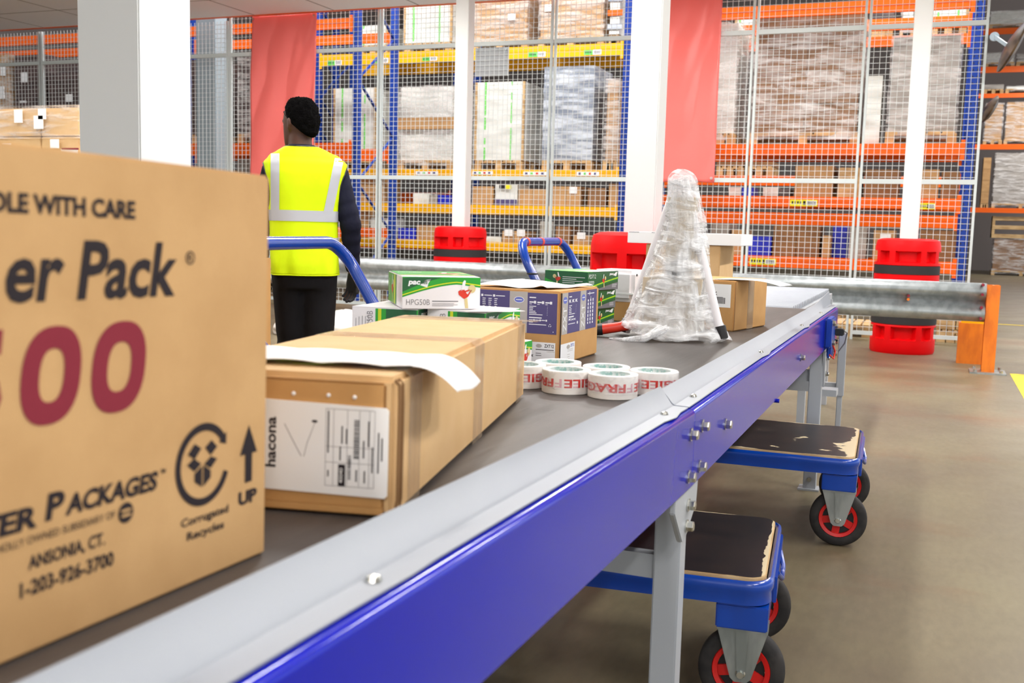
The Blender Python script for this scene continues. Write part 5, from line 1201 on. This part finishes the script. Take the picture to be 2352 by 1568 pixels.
# gloves over both hands
g_ = MB()
for hh in (HR_, HL_): hand(g_, *hh)
o = g_.build('gloves', GLOVE, man, True); md = o.modifiers.new('r', 'REMESH'); md.mode = 'VOXEL'; md.voxel_size = .0032; md.use_smooth_shade = True
md = o.modifiers.new('d', 'DISPLACE'); md.strength = .0025; md.mid_level = 0
# trousers
t_ = MB(); t_.loft([ell(.012, 0, .97, .165, .122), ell(.012, 0, .90, .160, .115), ell(.014, -.004, .83, .160, .118), ell(.014, 0, .775, .148, .110)])
for lg, sd in ((LEGR, 1), (LEGL, -1)):
    a, k_, c = (Vector(p) for p in lg); pts = []; rs = []
    for q in range(31):
        t = q / 30; p = a.lerp(k_, t / .5) if t < .5 else k_.lerp(c, (t - .5) / .5); r = .092 - .012 * t / .5 if t < .5 else .080 - .010 * (t - .5) / .5
        r += .005 * sin(q * 1.7 + sd) * max(0, 1 - abs(t - .52) / .14) + .006 * sin(q * 2.3) * max(0, (t - .85) / .15); pts.append(p); rs.append(r)
    t_.tube(pts, rs, 28)
o = t_.build('trousers', TROU, man, True); md = o.modifiers.new('r', 'REMESH'); md.mode = 'VOXEL'; md.voxel_size = .011; md.use_smooth_shade = True
md = o.modifiers.new('s', 'SMOOTH'); md.iterations = 4
for lg in (LEGR, LEGL):
    f0 = Vector(lg[2]); sh = MB()
    sh.loft([[(f0.x + dx * 1.0 * cos(a), f0.y + .055 + dy * sin(a), z) for a in [2 * pi * k / 24 for k in range(24)]] for z, dx, dy in ((.001, .046, .142), (.02, .049, .146), (.05, .047, .138), (.075, .045, .10), (.10, .046, .07), (.125, .048, .062))])
    sh.build('shoe', BLACK, man, True, ang=50)
# hi-vis vest: open at the arms, with folds; the bands follow the same surface
VP = [(.848, .168, .138, .015, 0), (.90, .169, .138, .013, 0), (1.0, .168, .128, .012, 0), (1.10, .168, .126, .012, 0), (1.20, .176, .128, .013, 0), (1.30, .194, .132, .014, 0), (1.36, .208, .130, .016, .0), (1.405, .207, .121, .018, .0), (1.442, .176, .104, .014, .004), (1.472, .122, .090, .006, .010), (1.492, .082, .078, .0, .014)]
def vsurf(t, z, e=0):
    i = 0
    while i < len(VP) - 2 and z > VP[i + 1][0]: i += 1
    a, b_ = VP[i], VP[i + 1]; q = min(1, max(0, (z - a[0]) / (b_[0] - a[0]))); q = q * q * (3 - 2 * q) if i > 6 else q
    rx, ry, cx, cy = (a[k] + (b_[k] - a[k]) * q for k in (1, 2, 3, 4))
    c_, s_ = cos(t), sin(t); p = 2 / 2.7
    f_ = .004 * sin(t * 5 + z * 9) * (1.35 - z) * 1.6 + .004 * noise.noise((cos(t) * 3, sin(t) * 3, z * 5)) + (.006 * max(0, .95 - z) / .1 * sin(t * 7))
    rx += f_ + e; ry += f_ + e
    return (cx + rx * math.copysign(abs(c_) ** p, c_), cy + ry * math.copysign(abs(s_) ** p, s_), z)
NZ, NT = 62, 120; zs = [.848 + (1.492 - .848) * j / NZ for j in range(NZ + 1)]
def inarm(t, z):      # the arm holes, an oval each side
    t = (t + pi) % (2 * pi) - pi
    for c_ in (0.0, pi, -pi):
        d = abs(t - c_)
        if (d / .50) ** 2 + ((z - 1.295) / .110) ** 2 < 1: return True
    return False
m_ = MB(); vv = [vsurf(2 * pi * k / NT, z) for z in zs for k in range(NT)]
ff = [(j * NT + k, j * NT + (k + 1) % NT, (j + 1) * NT + (k + 1) % NT, (j + 1) * NT + k) for j in range(NZ) for k in range(NT) if not inarm(2 * pi * (k + .5) / NT, (zs[j] + zs[j + 1]) / 2)]
vest = m_.add(vv, ff).build('vest', VEST, man, True, ang=180); md = vest.modifiers.new('s', 'SOLIDIFY'); md.thickness = .003; md.offset = 1
def band(t0, t1, z0, z1, nt, nz, e=.005, tz=None):
    vv = []; ff = []
    for j in range(nz + 1):
        for i in range(nt + 1):
            z = z0 + (z1 - z0) * j / nz; a, c_ = (t0, t1) if tz is None else tz(z); vv.append(vsurf(a + (c_ - a) * i / nt, z, e))
    for j in range(nz):
        for i in range(nt): a = j * (nt + 1) + i; ff.append((a, a + 1, a + nt + 2, a + nt + 1))
    return MB().add(vv, ff).build('reflective_band', REFL, vest, True, ang=180)
band(0, 2 * pi, 1.118, 1.172, 120, 4); band(0, 2 * pi, .985, 1.038, 120, 4)
def ang_for(x, z):     # back side angle whose x equals the given one
    lo, hi = -pi, 0
    for _ in range(40):
        m = (lo + hi) / 2
        if vsurf(m, z)[0] < x: lo = m
        else: hi = m
    return (lo + hi) / 2
band(0, 0, 1.165, 1.452, 4, 26, .0055, lambda z: (ang_for(-.148, z), ang_for(-.106, z)))
band(0, 0, 1.165, 1.440, 4, 26, .0055, lambda z: (ang_for(.105 + .055 * max(0, (z - 1.165) / .28), z), ang_for(.150 + .055 * max(0, (z - 1.165) / .28), z)))
for c_ in (0, pi):
    pts = [vsurf(c_ + .50 * cos(a), 1.295 + .110 * sin(a), .002) for a in [2 * pi * k / 48 for k in range(49)]]
    MB().tube(pts, .0045, 8).build('arm_trim', BLACK, vest, True)
MB().tube([vsurf(2 * pi * k / 48, 1.492, .001) for k in range(49)], .005, 8).build('neck_trim', BLACK, vest, True)
MB().tube([vsurf(2 * pi * k / 96, .848, .001) for k in range(97)], .0035, 6).build('hem_trim', VEST, vest, True)

# ------------------------------------------------------------------ things on the floor to the left
A = onY(623, 592, 4.3)
o = MB().box(-.46, 0, 0, .4, .0005, .46).build('carton', KR2, None, False, (A.x, 3.9, 0), bevel=.004); tag(o, 'lower brown carton on the floor behind the large carton', 'carton')
o2 = MB().box(-.45, 0, 0, .4, 0, A.z - .4615).build('carton', KR2, None, False, (A.x, 3.9, .4612), bevel=.004); tag(o2, 'brown carton with printed square, showing between the large carton and the worker', 'carton')
f = F_front(); l1 = lay(f, .0002); k = MB()
zc = onY(616, 653, 3.9).z - .4612; strip2(k, f, [(-.022, zc), (-.008, zc), (-.008, zc + .02), (-.022, zc + .02), (-.022, zc)], [(-.0205, zc + .0015), (-.0095, zc + .0015), (-.0095, zc + .0185), (-.0205, zc + .0185), (-.0205, zc + .0015)])
zc = onY(616, 697, 3.9).z - .4612; text(k, f, '00', -.024, zc, .02, .022, 0); k.build('print', INK, o2, fix=False)
def sack(px0, px1, pyt, Y, label, seed):
    A, B = onY(px0, 760, Y), onY(px1, 760, Y); T_ = onY((px0 + px1) / 2, pyt, Y).z; w = (B.x - A.x) / 2; m_ = MB(); rings = []
    for j in range(19):
        v = j / 18; q = (1 - (abs(v - .35) / .65) ** 2.2) if v > .35 else 1 - .12 * ((.35 - v) / .35) ** 2; r = max(.02, q) ** .5
        ring = []
        for k in range(40):
            a = 2 * pi * k / 40; d = 1 + .10 * noise.noise((cos(a) * 2 + seed, sin(a) * 2, v * 3)); ring.append((w * r * d * cos(a), .3 * r * d * sin(a), T_ * v * (1 + (.06 * noise.noise((cos(a) * 2, sin(a) * 2 + seed, 1)) if v > .5 else 0)) + .002))
        rings.append(ring)
    o = m_.loft(rings).build('plastic_sack', mat('sack_white', (238, 234, 230), .35, spec=.5) if 'sack_white' not in MATS else MATS['sack_white'], None, True, ((A.x + B.x) / 2, Y + .3, 0), ang=180); tag(o, label, 'sack', 'white plastic sacks on the floor')
sack(602, 690, 732, 8.6, 'white plastic sack on the floor left of the worker', 1); sack(700, 812, 716, 8.6, 'white plastic sack on the floor right of the worker', 6)
